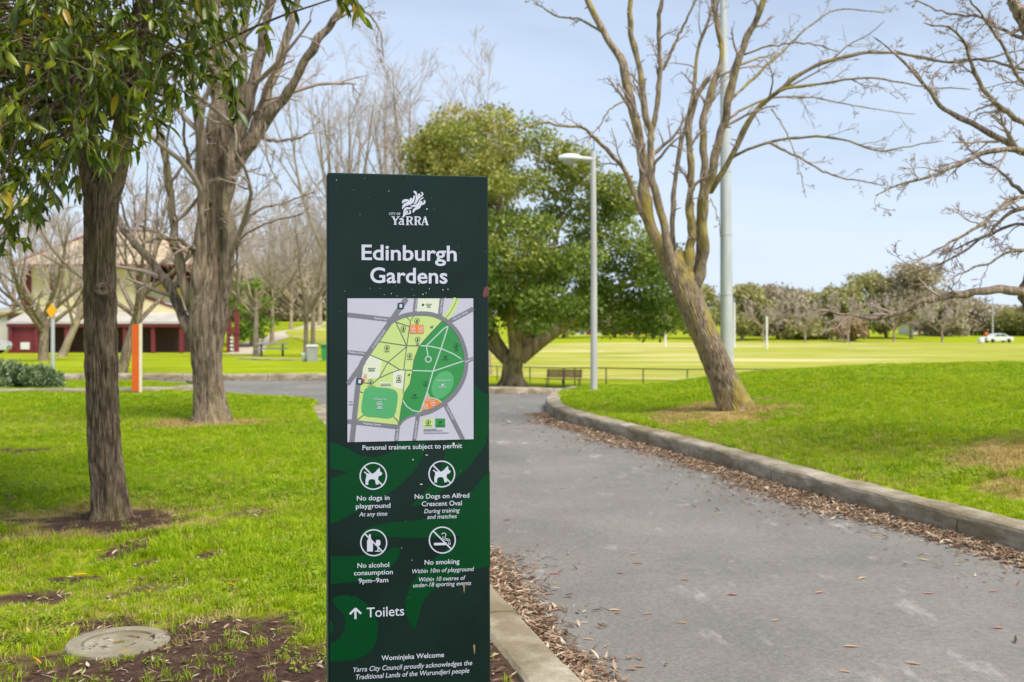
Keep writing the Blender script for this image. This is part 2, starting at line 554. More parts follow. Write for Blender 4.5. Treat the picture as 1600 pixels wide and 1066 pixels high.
path_poly = np.array([(2.2, -3), (0.311, 4.43), (-0.12, 6.13), (-0.62, 8.1), (-1.12, 10), (-1.86, 13), (-2.62, 16), (-3.05, 18), (-3.36, 19.3), (-4.2, 20.1), (-5.6, 20.9), (-6.4, 21.3),
                      (-6.35, 22.2), (-6.8, 23.6), (-8.2, 24.5), (-14, 24.9), (-45, 25.4), (-45, 26.6), (-14, 26.3), (-7, 26.25), (-4.5, 26.2), (-2.7, 25.0), (-1.4, 23.1), (-0.43, 22.3), (0.35, 22.6), (0.85, 23.6),
                      (1.1, 25.2), (2.5, 27.2), (6, 28.6), (16, 29.5), (16, 27.9), (10, 27.2), (6, 26.3), (3.5, 24.9), (2.07, 23.4), (1.3, 21.9), (0.79, 20.1), (0.58, 18.7), (0.57, 17.4), (0.7, 16.3),
                      (0.927, 15.45), (1.377, 14.1), (2.03, 11.88), (2.52, 10.04), (3.4, 7.23), (5.0, 2.1), (6.6, -3)])


def closed_smooth(poly, n_per=6):
    p = np.asarray(poly)
    n = len(p)
    out = []
    for i in range(n):
        a, b_, c_, d = p[i - 1], p[i], p[(i + 1) % n], p[(i + 2) % n]
        t = np.linspace(0, 1, n_per, endpoint=False)[:, None]
        out.append(0.5 * ((2 * b_) + (-a + c_) * t + (2 * a - 5 * b_ + 4 * c_ - d) * t ** 2 + (-a + 3 * b_ - 3 * c_ + d) * t ** 3))
    return np.vstack(out)


path_out = path_poly        # straight segments where long, rounded by hand in the bends


def sdist(x, y, poly):
    """signed distance to a closed polygon, negative inside"""
    x = np.asarray(x, float); y = np.asarray(y, float)
    d2 = np.full(x.shape, 1e18)
    ins = np.zeros(x.shape, bool)
    n = len(poly)
    for i in range(n):
        ax, ay = poly[i]; bx, by = poly[(i + 1) % n]
        ex, ey = bx - ax, by - ay
        wx, wy = x - ax, y - ay
        t = np.clip((wx * ex + wy * ey) / (ex * ex + ey * ey + 1e-12), 0, 1)
        d2 = np.minimum(d2, (wx - ex * t) ** 2 + (wy - ey * t) ** 2)
        c1 = (ay <= y) & (by > y) & (ex * wy - ey * wx > 0)
        c2 = (ay > y) & (by <= y) & (ex * wy - ey * wx < 0)
        ins ^= (c1 | c2)
    d = np.sqrt(d2)
    return np.where(ins, -d, d)


def sst(a, b_, v):
    t = np.clip((v - a) / (b_ - a), 0, 1)
    return t * t * (3 - 2 * t)


def base_z(x, y):
    x = np.asarray(x, float); y = np.asarray(y, float)
    a = x / np.maximum(y, 1.0)
    w = sst(-0.17, -0.05, a)
    zl = np.interp(y, PROF_L[:, 0], PROF_L[:, 1])
    zr = np.interp(y, PROF_R[:, 0], PROF_R[:, 1])
    return zl * (1 - w) + zr * w


def lawn_raise(x, y, sd):
    """how far the lawn stands above the asphalt level"""
    right = sst(-0.1, 0.4, x - np.interp(y, [-3, 7.2, 14, 18.5, 22, 27], [4.4, 1.5, -0.2, -1.2, 0.4, 4.0]))
    right = right * (y < 27.0)
    mound = 0.15 + 0.47 * sst(0.2, 6.0, sd)
    mound = mound * (1 - sst(19.5, 33, y)) + 0.02 * sst(19.5, 33, y)
    left = np.where(y < 22, 0.075, 0.07)
    return left * (1 - right) + mound * right


def ground_z(x, y):
    x = np.asarray(x, float); y = np.asarray(y, float)
    sd = sdist(x, y, path_out)
    k = sst(0.06, 0.2, sd)
    z = base_z(x, y) + lawn_raise(x, y, sd) * k + (-0.07) * (1 - k)
    b_ = 0.018 * np.sin(x * 1.7 + y * 0.6) + 0.014 * np.sin(y * 2.3 - x * 0.9 + 1.1) + 0.02 * np.sin(0.37 * x + 0.53 * y)
    z = z + b_ * sst(0.3, 2.0, sd) * (1 - sst(55, 75, y))
    return z


def gz(x, y):
    return float(ground_z(np.array([x]), np.array([y]))[0])


def cum(spans):
    out = [spans[0][0]]
    for a, b_, s0, s1 in spans:
        v = a
        while v < b_ - 1e-6:
            f_ = (v - a) / (b_ - a)
            v = min(b_, v + s0 + (s1 - s0) * f_)
            out.append(v)
    return np.array(out)


ys = cum([(-4, 2.5, 0.5, 0.12), (2.5, 14, 0.055, 0.09), (14, 30, 0.09, 0.2), (30, 90, 0.4, 2.0), (90, 300, 3, 12), (300, 3200, 30, 300)])
xr = cum([(0, 6.5, 0.06, 0.08), (6.5, 14, 0.1, 0.4), (14, 60, 0.6, 3), (60, 300, 5, 25), (300, 2600, 40, 300)])
xs = np.r_[-xr[::-1][:-1], xr]
XX, YY = np.meshgrid(xs, ys)
ZZ = ground_z(XX.ravel(), YY.ravel())
SDG = sdist(XX.ravel(), YY.ravel(), path_out)
V = np.stack([XX.ravel(), YY.ravel(), ZZ], 1)
nx, ny = len(xs), len(ys)


def grid_faces(nx, ny):
    i, j = np.meshgrid(np.arange(nx - 1), np.arange(ny - 1))
    a = (j * nx + i).ravel()
    return np.stack([a, a + 1, a + nx + 1, a + nx], 1)


def vnoise(x, y, s, seed=0):
    """cheap smooth noise 0..1"""
    r = np.random.default_rng(seed)
    tot = np.zeros(np.shape(x)); amp = 0
    for o in range(4):
        for k in range(4):
            a = r.uniform(0, 6.28); fq = s * (1.9 ** o) * r.uniform(0.7, 1.3); ph = r.uniform(0, 6.28)
            tot = tot + np.sin(fq * (x * math.cos(a) + y * math.sin(a)) + ph) * 0.62 ** o
        amp += 0.62 ** o * 1.45
    return np.clip(0.5 + 0.5 * tot / amp, 0, 1)


def ell(x, y, c, rx, ry, rot=0.0):
    dx, dy = x - c[0], y - c[1]
    ca, sa = math.cos(rot), math.sin(rot)
    return np.sqrt(((dx * ca + dy * sa) / rx) ** 2 + ((-dx * sa + dy * ca) / ry) ** 2)


T1 = G(174, 806, 0.08)          # near evergreen
T2 = G(331, 662, 0.08)          # bare elm behind it
T3 = np.array([(1140 - HX) * 15.0 / F, 15.0])   # leaning tree
T4 = np.array([5.6, 10.0])      # tree beyond the right edge


def soil_mask(x, y):
    n = vnoise(x, y, 4.5, 3)
    n2 = vnoise(x, y, 13.0, 5)
    m_ = np.zeros(np.shape(x))
    # bare mulch strip towards the sign's foot
    edge = 5.22 + 0.16 * np.sin(x * 2.0 + 0.7) + 0.3 * sst(-1.0, -0.4, x)
    near = sst(0.28, -0.32, (y - edge) + (n - 0.5) * 1.1 + (n2 - 0.5) * 0.7) * (x < 1.3)
    m_ = np.maximum(m_, near)
    for c_, rx, ry in ((T1 + (-0.12, -0.15), 0.62, 0.5), (T1 + (-0.5, -0.1), 0.55, 0.25), (G(335, 870, .08), 0.14, 0.17), (G(190, 862, .08), 0.14, 0.24), (G(40, 700, .08), 0.6, 0.35), (G(60, 930, .08), .22, .2),
                       (G(235, 880, .08), .1, .12), (G(110, 905, .08), .2, .1), (G(340, 1000, .08), .35, .25)):
        m_ = np.maximum(m_, sst(1.25, 0.65, ell(x, y, c_, rx, ry) + (n - 0.5) * 0.9 + (n2 - 0.5) * 0.5))
    m_ = np.maximum(m_, 0.75 * sst(0.72, 0.86, vnoise(x, y, 3.3, 41)) * (x < 0) * sst(10.5, 8.5, y))
    return m_


def dry_mask(x, y):
    n = vnoise(x, y, 3.0, 9)
    m_ = np.zeros(np.shape(x))
    for c_, rx, ry, s in ((T1 + (-0.2, -0.05), 1.0, 0.75, .9), (T2 + (0.05, -0.1), 0.85, 0.6, 1), (T3 + (-0.1, -0.15), 1.0, 1.2, 1), (G(1600, 700, .4), 0.5, 0.9, 1), (G(1590, 730, .35), 0.4, 0.5, .8), (T4, .9, .8, .7)):
        m_ = np.maximum(m_, s * sst(1.25, 0.6, ell(x, y, c_, rx, ry) + (n - 0.5) * 0.9))
    return np.maximum(m_, 0.2 * sst(0.62, 0.85, vnoise(x, y, 0.9, 21)))


mb = MB()
mb.add(V, grid_faces(nx, ny))
lawn = mb.build('lawn', M['lawn'], smooth=True)
tag(lawn, kind='structure')
for nm, fn in (('soil', soil_mask), ('dry', dry_mask)):
    at = lawn.data.attributes.new(nm, 'FLOAT', 'POINT')
    at.data.foreach_set('value', fn(V[:, 0], V[:, 1]).astype(np.float32))

# asphalt sheet: slightly crowned, only where the path and the drive run
pys = cum([(-3, 16, 0.12, 0.2), (16, 30, 0.2, 0.3)])
pxs = cum([(-45, -8, 1.5, 0.4), (-8, 8, 0.14, 0.14), (8, 16, 0.4, 1.0)])
PX, PY = np.meshgrid(pxs, pys)
sdp = sdist(PX.ravel(), PY.ravel(), path_out)
pz = base_z(PX.ravel(), PY.ravel()) + 0.03 * (1 - np.exp(np.minimum(sdp, 0) / 0.8)) * (PY.ravel() < 30) - 0.012
fa = grid_faces(len(pxs), len(pys))
keep = (sdp[fa] < 0.38).all(1)
mb = MB()
mb.add(np.stack([PX.ravel(), PY.ravel(), pz], 1), fa[keep])
asphalt_o = mb.build('path', M['asphalt'], smooth=True)
tag(asphalt_o, kind='structure')

# sports oval
cx, cy, ax_, ay_ = 42.0, 120.0, 66.0, 56.0
mb = MB()
rr_ = np.linspace(0, 1, 24); aa = np.linspace(0, 2 * math.pi, 97)[:-1]
vv = np.array([(cx + ax_ * r_ * math.cos(a), cy + ay_ * r_ * math.sin(a), 0) for r_ in rr_ for a in aa])
vv[:, 2] = base_z(vv[:, 0], vv[:, 1]) + 0.11
mb.add(vv, [(i * 96 + j, (i + 1) * 96 + j, (i + 1) * 96 + (j + 1) % 96, i * 96 + (j + 1) % 96) for i in range(23) for j in range(96)])
oval_o = mb.build('sports_oval', M['oval'], smooth=True)
tag(oval_o, kind='structure')


def ribbon(name, cl, w, mat, dz=0.02):
    cl = resample(np.array(cl), 40)
    t = np.gradient(cl, axis=0); t /= np.linalg.norm(t, axis=1, keepdims=True)
    nrm = np.stack([-t[:, 1], t[:, 0]], 1)
    cols = []
    for s in (-0.5, -0.25, 0, 0.25, 0.5):
        p = cl + nrm * w * s
        cols.append(np.stack([p[:, 0], p[:, 1], base_z(p[:, 0], p[:, 1]) + 0.07 + dz], 1))
    v = np.stack(cols, 1).reshape(-1, 3)
    mb = MB()
    mb.add(v, grid_faces(5, 40))
    return tag(mb.build(name, mat, smooth=True), kind='structure')


def onL(px, py, d0=27.0, d1=200.0):
    """where the ray through a pixel meets the far ground"""
    ds = np.linspace(d0, d1, 1400)
    zz = base_z((px - HX) * ds / F, ds) + 0.07
    rows = HY + (CZ - zz) * F / ds
    i = int(np.argmin(np.abs(rows - py)))
    return np.array([(px - HX) * ds[i] / F, ds[i]])


ribbon('hill_path', [((370 - HX) * 78 / F, 78), ((385 - HX) * 86 / F, 86), ((400 - HX) * 95 / F, 95), ((440 - HX) * 106 / F, 106), ((478 - HX) * 125 / F, 125), ((500 - HX) * 160 / F, 160)], 2.6, M['gravel'])
ribbon('picnic_path', [((340 - HX) * 52 / F, 56), ((400 - HX) * 50 / F, 52), ((520 - HX) * 47 / F, 48), ((640 - HX) * 46 / F, 46)], 0.9, M['gravel'])

# distant hill beyond the oval
mb = MB()
hx = np.linspace(-900, 1500, 160)
prof = 9 + 15 * np.exp(-((hx - 600) / 110.0) ** 2) + 3 * np.sin(hx / 130.0) + 1.5 * np.sin(hx / 37.0)
rows = []
for f_, yy in ((0.0, 1250), (0.55, 1330), (0.85, 1400), (1.0, 1480), (0.4, 1650)):
    rows.append(np.stack([hx, np.full_like(hx, yy), prof * f_ - 2], 1))
mb.add(np.vstack(rows), grid_faces(160, 5))
tag(mb.build('hill', M['hill'], smooth=True), kind='structure')

# ------------------------------------------------------------------ kerbs
def kerb(name, pts, width, height, piece, side, zfn=base_z, zoff=0.0, label=None):
    """kerb stones swept along pts (the path-side edge); side = +1 when the lawn lies to the left of the direction"""
    root = empty(name, (0, 0, 0), kind='structure')
    cl = resample(np.array(pts, float), 400)
    s = np.r_[0, np.cumsum(np.linalg.norm(np.diff(cl, axis=0), axis=1))]
    L = s[-1]
    npc = max(1, int(round(L / piece)))
    cuts = np.linspace(0, L, npc + 1)
    cuts[1:-1] += rng.uniform(-0.1, 0.1, npc - 1) * piece
    prof = np.array([(0.0, -0.12), (0.0, height * 0.5), (0.004, height - 0.035), (0.013, height - 0.013), (0.035, height), (width * 0.5, height + 0.004), (width - 0.03, height), (width - 0.008, height - 0.012), (width, height - 0.04), (width, -0.12)])
    for a, b_ in zip(cuts[:-1], cuts[1:]):
        g_ = 0.009
        n = max(4, int((b_ - a) / 0.12))
        u = np.linspace(a + g_, b_ - g_, n)
        p = np.stack([np.interp(u, s, cl[:, i]) for i in (0, 1)], 1)
        t = np.gradient(p, axis=0); t /= np.linalg.norm(t, axis=1, keepdims=True)
        nr = np.stack([-t[:, 1], t[:, 0]], 1) * side
        zz = zfn(p[:, 0], p[:, 1]) + zoff + rng.normal(0, 0.004)
        q = len(prof)
        v = np.zeros((n, q, 3))
        v[:, :, :2] = p[:, None, :] + nr[:, None, :] * prof[None, :, :1]
        v[:, :, 2] = zz[:, None] + prof[None, :, 1]
        jit = 0.007 * (vnoise(v[:, :, 0] + v[:, :, 2] * 3, v[:, :, 1], 9.0, 4) - 0.5) * 2
        v[:, :, 2] += jit * (prof[None, :, 1] > 0)
        v[:, :, 0] += jit * nr[:, None, 0]; v[:, :, 1] += jit * nr[:, None, 1]
        mb = MB()
        f_ = grid_faces(q, n)
        if side > 0:
            f_ = f_[:, ::-1]
        mb.add(v.reshape(-1, 3), f_)
        for e, inv in ((0, 1), (n - 1, 0)):
            poly = [Vector((prof[i, 0], prof[i, 1], 0)) for i in range(q)]
            tri = geometry.tessellate_polygon([poly])
            mb.add(v[e], tri)
        mb.build('kerb_stone', M['kerb'], root, smooth=False)
    return root


RK = [(6.6, -3), (5.0, 2.1), (3.4, 7.23), (2.52, 10.04), (2.03, 11.88), (1.377, 14.1), (0.927, 15.45), (0.7, 16.3), (0.57, 17.4), (0.58, 18.7), (0.79, 20.1), (1.3, 21.9), (2.07, 23.4), (3.5, 24.9), (6, 26.3), (10, 27.2)]
kerb('raised_kerb', RK, 0.26, 0.172, 2.35, -1)
LK = [(2.2, -3), (1.3, 0.5), (0.311, 4.43), (-0.12, 6.13), (-0.62, 8.1), (-1.12, 10), (-1.86, 13), (-2.62, 16), (-3.05, 18)]
kerb('flush_kerb', LK, 0.25, 0.095, 1.0, 1)
IK = [(-6.9, 23.7), (-6.45, 22.9), (-6.3, 22.1), (-6.55, 21.3), (-7.4, 20.95), (-9.5, 20.5), (-13, 20.1), (-22, 19.6)]
kerb('island_kerb', IK, 0.2, 0.17, 2.2, -1)
FK = [(-45, 26.6), (-14, 26.3), (-7, 26.25), (-4.5, 26.2), (-2.7, 25.0), (-1.4, 23.1), (-0.43, 22.3), (0.35, 22.6), (0.85, 23.6), (1.1, 25.2), (2.5, 27.2), (6, 28.6), (12, 29.2)]
kerb('far_kerb', FK, 0.26, 0.14, 2.3, 1)

# ------------------------------------------------------------------ information sign
SA = R(11.3)
SP0 = np.array([-0.559, 3.3, 0.0])
SU = np.array([math.cos(SA), math.sin(SA), 0.0])
SN = np.array([math.sin(SA), -math.cos(SA), 0.0])
CAMP = np.array([0, 0, CZ])


def onsign(px, py):
    r_ = np.array([(px - HX) / F, 1.0, -(py - HY) / F])
    t = ((SP0 - CAMP) @ SN) / (r_ @ SN)
    p = CAMP + t * r_
    return float((p - SP0) @ SU), float(p[2])


sign = empty('information_sign', tuple(SP0), SA, 'tall dark green park information sign with white lettering and a map panel', 'sign')


def Zm(ox, oy, s, pts):
    return [(ox + s * u, oy + s * v) for u, v in pts]


def m_plain(name, c, rough=0.35, spec=0.5, c2=None):
    return simple(name, c, c2 or tuple(x * 0.93 for x in c), 6.0, rough, spec=spec)


M['sign_dark'] = simple('sign_dark', S(22, 41, 35), S(17, 33, 28), 5, 0.28, 0.05, 0.002, bscale=260, spec=0.22)
M['sign_green'] = m_plain('sign_green', S(0, 62, 27), 0.3, 0.22)
M['sign_edge'] = m_plain('sign_edge', S(84, 104, 84), 0.4)
M['print_white'] = m_plain('print_white', S(196, 199, 208), 0.5, 0.3)
M['map_white'] = m_plain('map_white', S(186, 185, 193), 0.4, 0.3)
M['map_light'] = m_plain('map_light', S(186, 206, 122), 0.35)
M['map_cream'] = m_plain('map_cream', S(208, 214, 186), 0.35)
M['map_dark'] = m_plain('map_dark', S(46, 134, 62), 0.35)
M['map_oval'] = m_plain('map_oval', S(78, 162, 98), 0.35)
M['map_road'] = m_plain('map_road', S(116, 116, 120), 0.35)
M['map_line'] = m_plain('map_line', S(96, 104, 96), 0.35)
M['map_pale'] = m_plain('map_pale', S(168, 196, 176), 0.35)
M['map_orange'] = m_plain('map_orange', S(226, 124, 16), 0.35)
M['map_ink'] = m_plain('map_ink', S(40, 72, 56), 0.35)
M['map_teal'] = m_plain('map_teal', S(20, 56, 62), 0.35)
M['map_red'] = m_plain('map_red', S(200, 40, 40), 0.35)
M['chip'] = simple('chip', S(112, 66, 60), S(84, 48, 46), 40, 0.8)
M['stain'] = simple('stain', S(146, 132, 90), S(110, 98, 64), 60, 0.8)
M['fleck'] = simple('fleck', S(226, 222, 208), S(196, 190, 170), 60, 0.8)

# body: folded sheet metal with a slightly proud rim
u0t, zt = onsign(511.5, 270); u1t, zt1 = onsign(762.5, 275)
u0b, zb = onsign(514.0, 1066); u1b, _ = onsign(767.0, 1066)
ext = (zt + 0.02) / (zt - zb)
u0g, u1g = u0t + (u0b - u0t) * ext, u1t + (u1b - u1t) * ext
mb = MB()
DEP = 0.055
bev = 0.004
prof_pts = []
for z_, a_, b_ in ((-0.25, u0g, u1g), (zt - bev, u0t, u1t), (zt, u0t + bev, u1t - bev)):
    prof_pts.append([(a_ + bev, 0.0, z_), (b_ - bev, 0.0, z_), (b_, bev, z_), (b_, DEP - bev, z_), (b_ - bev, DEP, z_), (a_ + bev, DEP, z_), (a_, DEP - bev, z_), (a_, bev, z_)])
prof_pts[2] = [(x, min(max(y, bev), DEP - bev), z) for x, y, z in prof_pts[2]]
vv = np.array(prof_pts).reshape(-1, 3)
mb.add(vv, [(i * 8 + j, i * 8 + (j + 1) % 8, (i + 1) * 8 + (j + 1) % 8, (i + 1) * 8 + j) for i in range(2) for j in range(8)])
mb.add(vv[16:24], [(0, 1, 2, 7), (2, 3, 6, 7), (3, 4, 5, 6)])
mb.build('panel_body', M['sign_dark'], sign)
mb = MB()
mb.box(u0t - 0.002, u0t + 0.006, 0.012, DEP - 0.006, -0.02, zt - 0.004)
mb.box(u0t + 0.004, u1t - 0.004, 0.016, DEP - 0.006, zt - 0.001, zt + 0.0025)
mb.build('edge_trim', M['sign_edge'], sign)


def flat(mb, pts, e, mat=0, smooth=False):
    """closed outline in photo pixels laid on the sign, e metres proud"""
    pts = np.array(pts, float)
    if smooth:
        pts = closed_smooth(pts, 5)
    loc = [onsign(*p) for p in pts]
    tri = geometry.tessellate_polygon([[Vector((a, b_, 0)) for a, b_ in loc]])
    mb.add([(a, -e, b_) for a, b_ in loc], [t for t in tri], mat)


def stroke(mb, pts, w, e, mat=0, curve=False):
    """line of width w photo pixels (number or list)"""
    p = np.array(pts, float)
    if curve and len(p) > 2:
        n = len(p) * 6
        wl = np.interp(np.linspace(0, 1, n), np.linspace(0, 1, len(p)), np.broadcast_to(w, (len(p),)))
        p = resample(p, n)
    else:
        wl = np.broadcast_to(np.asarray(w, float), (len(p),))
    t = np.gradient(p, axis=0)
    t /= np.linalg.norm(t, axis=1, keepdims=True) + 1e-9
    nr = np.stack([-t[:, 1], t[:, 0]], 1)
    a = p + nr * wl[:, None] / 2
    b_ = p - nr * wl[:, None] / 2
    v = []
    for q in np.vstack([a, b_]):
        u_, z_ = onsign(*q)
        v.append((u_, -e, z_))
    n = len(p)
    mb.add(v, [(i, i + 1, n + i + 1, n + i) for i in range(n - 1)], mat)


def disc(mb, c, r, e, mat=0, ry=None, n=28):
    flat(mb, [(c[0] + r * math.cos(a), c[1] + (ry or r) * math.sin(a)) for a in np.linspace(0, 2 * math.pi, n, endpoint=False)], e, mat)


def ring(mb, c, r, w, e, mat=0, n=40):
    a = np.linspace(0, 2 * math.pi, n + 1)
    stroke(mb, [(c[0] + r * math.cos(x), c[1] + r * math.sin(x)) for x in a], w, e, mat)


_txt = {}


def text_geo(body, bold, shear):
    c_ = bpy.data.curves.new('lettering_source', 'FONT')
    c_.body = body
    c_.offset = bold
    c_.shear = shear
    c_.resolution_u = 4
    o = bpy.data.objects.new('lettering_source', c_)
    me = o.to_mesh()
    v = np.zeros(len(me.vertices) * 3)
    me.vertices.foreach_get('co', v)
    v = v.reshape(-1, 3)
    f_ = [tuple(p.vertices) for p in me.polygons]
    o.to_mesh_clear()
    bpy.data.objects.remove(o)
    bpy.data.curves.remove(c_)
    return v, f_


CAPH = None


def text(mb, body, x0, x1, yb0, yb1, cap, bold=0.012, shear=0.0, e=0.0016, mat=0):
    """lettering fitted between two pixel columns on a sloping baseline; cap = capital height in pixels"""
    global CAPH
    if CAPH is None:
        CAPH = text_geo('H', 0, 0)[0][:, 1].max()
    v, f_ = text_geo(body, bold, shear)
    a, b_ = v[:, 0].min(), v[:, 0].max()
    s = (v[:, 0] - a) / (b_ - a)
    t = v[:, 1] / CAPH * cap
    dx, dy = x1 - x0, yb1 - yb0
    L_ = math.hypot(dx, dy)
    ux, uy = dx / L_, dy / L_
    if abs(ux) < 0.9:                       # turned lettering
        px = x0 + dx * s + uy * t
        py = yb0 + dy * s - ux * t
    else:
        px = x0 + dx * s
        py = yb0 + dy * s - t
    loc = [onsign(p, q) for p, q in zip(px, py)]
    vv = [(p, -e, q) for p, q in loc]
    by = {}
    for fa in f_:
        by.setdefault(len(fa), []).append(fa)
    if not by:
        return
    first = True
    off = 0
    for k, fl in by.items():
        mb.add(vv, fl, mat)


# leaf-like swirl pattern, dark green print
z3 = lambda p: Zm(500, 680, 0.2439, p)
z4 = lambda p: Zm(500, 900, 0.175, p)
mb = MB()
flat(mb, z3([(64, 45), (110, 55), (180, 85), (250, 128), (340, 143), (430, 125), (478, 92), (492, 46), (560, 44), (690, 42), (662, 130), (600, 238), (500, 332), (400, 400), (250, 482), (130, 545), (66, 573), (65, 400), (66, 277), (120, 262), (178, 238), (120, 222), (66, 214), (65, 120)]), 0.0005)
flat(mb, z3([(575, 458), (610, 425), (690, 345), (760, 255), (798, 130), (812, 48), (986, 28), (992, -120), (990, -330), (1010, -300), (1040, -275), (1084, -262), (1083, -40), (1060, 60), (1010, 130), (945, 215), (850, 300), (740, 395), (650, 445)]), 0.0005)
flat(mb, z3([(1087, 232), (1020, 300), (950, 390), (870, 450), (780, 500), (640, 545), (450, 560), (330, 585), (272, 612), (262, 632), (285, 648), (400, 650), (600, 660), (780, 655), (902, 645), (870, 690), (760, 770), (650, 860), (580, 960), (545, 1060), (540, 1100)]) +
     z4([(757, 200), (765, 330), (800, 430), (840, 480), (868, 420), (890, 320), (930, 220), (990, 140), (1080, 80)]) + z3([(700, 1040), (760, 970), (850, 910), (950, 870), (1091, 838)]), 0.0005)
flat(mb, z3([(68, 778), (200, 775), (330, 768), (420, 740), (480, 717), (508, 722), (512, 750), (490, 805), (440, 865), (360, 915), (260, 938), (150, 947), (68, 955)]), 0.0005)
flat(mb, z4([(112, 212), (150, 180), (240, 172), (330, 190), (420, 250), (490, 340), (520, 450), (510, 560), (470, 650), (400, 710), (320, 745), (220, 760), (88, 763), (88, 610), (170, 560), (220, 480), (232, 400), (200, 330), (150, 285), (120, 245)]), 0.0005)
flat(mb, z4([(86, 395), (108, 415), (120, 455), (110, 500), (86, 515)]), 0.0005)
mb.build('leaf_pattern', M['sign_green'], sign)

# headings and notices
def lettering(name, lines, mat='print_white', **kw):
    for l in lines:
        mb = MB()
        text(mb, *l[:6], **l[6])
        tag(mb.build(name, M[mat], sign), kind='stuff')


B_ = dict(bold=0.017)
N_ = dict(bold=0.010)
I_ = dict(bold=0.005, shear=0.2)
lettering('title_lettering', [("Edinburgh", 565, 713.5, 405.9, 407.9, 23, B_), ("Gardens", 578.5, 699, 441.6, 442.9, 23, B_)])
lettering('notice_lettering', [("Personal trainers subject to permit", 566.3, 721.8, 703.2, 700.0, 7.2, N_),
                               ("No dogs in", 557.6, 608.5, 782.2, 781, 7.2, N_), ("playground", 556, 610, 794.6, 793.2, 7.2, N_), ("At any time", 561, 605, 807, 805.6, 6.6, I_),
                               ("No Dogs on Alfred", 647.8, 733, 779.5, 777.5, 7.2, N_), ("Crescent Oval", 659, 721.5, 791, 789.5, 7.2, N_), ("During training", 662.7, 718.3, 802, 800.2, 6.5, I_), ("and matches", 667.5, 713.7, 811, 809.5, 6.5, I_),
                               ("No alcohol", 558.5, 608, 887.3, 885.8, 7.2, N_), ("consumption", 553, 613.7, 899, 897, 7.2, N_), ("9pm–9am", 560.2, 606.6, 911.2, 909.4, 7.2, N_),
                               ("No smoking", 663.4, 717.8, 882.4, 880.5, 7.2, N_), ("Within 10m of playground", 643.9, 740.5, 896, 892, 6.4, I_), ("Within 10 metres of", 654.4, 727.3, 908.8, 905.8, 6.4, I_), ("under-18 sporting events", 645.4, 736, 917.8, 913.9, 6.4, I_)])
lettering('direction_lettering', [("Toilets", 573, 631.5, 964.6, 961.4, 14.8, dict(bold=0.006))])
lettering('welcome_lettering', [("Wominjeka Welcome", 596, 693.7, 1032, 1026.4, 7.5, N_), ("Yarra City Council proudly acknowledges the", 552, 737.7, 1050, 1039, 7.4, I_), ("Traditional Lands of the Wurundjeri people", 556, 733.2, 1061.6, 1051, 7.4, I_)])

mb = MB()
stroke(mb, z4([(316, 384), (316, 290)]), 3.2, 0.0016)
stroke(mb, z4([(266, 341), (316, 290)]), 3.2, 0.0017)
stroke(mb, z4([(316, 288), (366, 336)]), 3.2, 0.0018)
mb.build('arrow', M['print_white'], sign)

DOG = [(382, 207), (385, 232), (400, 243), (392, 257), (374, 264), (372, 285), (377, 315), (358, 317), (352, 287), (336, 281), (318, 284), (309, 296), (309, 318), (292, 318), (291, 288), (297, 264), (296, 250), (280, 238), (287, 233), (303, 245), (335, 247), (352, 238), (366, 222)]


def dogshape(mb, cx, cy, s, e, mat=0):
    flat(mb, [(cx + (x - 341) * s, cy + (y - 264) * s) for x, y in DOG], e, mat)


k3 = 0.2439


def pictogram(cx, cy, r, draw):
    mb = MB()
    c_ = (500 + k3 * cx, 680 + k3 * cy)
    ring(mb, c_, r * k3, 2.0, 0.0016)
    a = R(45)
    stroke(mb, [(c_[0] - r * k3 * math.cos(a), c_[1] - r * k3 * math.sin(a)), (c_[0] + r * k3 * math.cos(a), c_[1] + r * k3 * math.sin(a))], 2.2, 0.0014)
    draw(mb, c_)
    mb.build('pictogram', M['print_white'], sign)


pictogram(341, 262, 84, lambda mb, c_: dogshape(mb, c_[0], c_[1] + 0.5, k3, 0.0018))
pictogram(780, 249, 82, lambda mb, c_: dogshape(mb, c_[0], c_[1] + 0.5, k3 * 0.97, 0.0018))


def bottle(mb, c_):
    q = lambda p: [(500 + k3 * x, 680 + k3 * y) for x, y in p]
    flat(mb, q([(313, 635), (325, 635), (326, 662), (338, 676), (339, 745), (301, 745), (301, 676), (311, 662)]), 0.0018)
    flat(mb, q([(361, 671), (383, 671), (388, 690), (384, 705), (374, 712), (374, 738), (386, 742), (386, 746), (352, 746), (352, 742), (368, 738), (368, 712), (358, 704), (357, 688)]), 0.0019)


def cigarette(mb, c_):
    q = lambda p: [(500 + k3 * x, 680 + k3 * y) for x, y in p]
    flat(mb, q([(730, 690), (812, 688), (812, 704), (730, 706)]), 0.0018)
    stroke(mb, q([(823, 687), (823, 703)]), 1.0, 0.0018)
    stroke(mb, q([(833, 687), (833, 703)]), 1.2, 0.0018)
    stroke(mb, q([(832, 683), (828, 668), (812, 664), (800, 656), (806, 640), (800, 628), (786, 628), (779, 636)]), 1.1, 0.0018, curve=True)
    stroke(mb, q([(822, 683), (818, 674), (800, 670), (786, 660), (788, 648)]), 1.0, 0.0018, curve=True)


pictogram(344, 689, 83, bottle)
pictogram(783, 672, 83, cigarette)

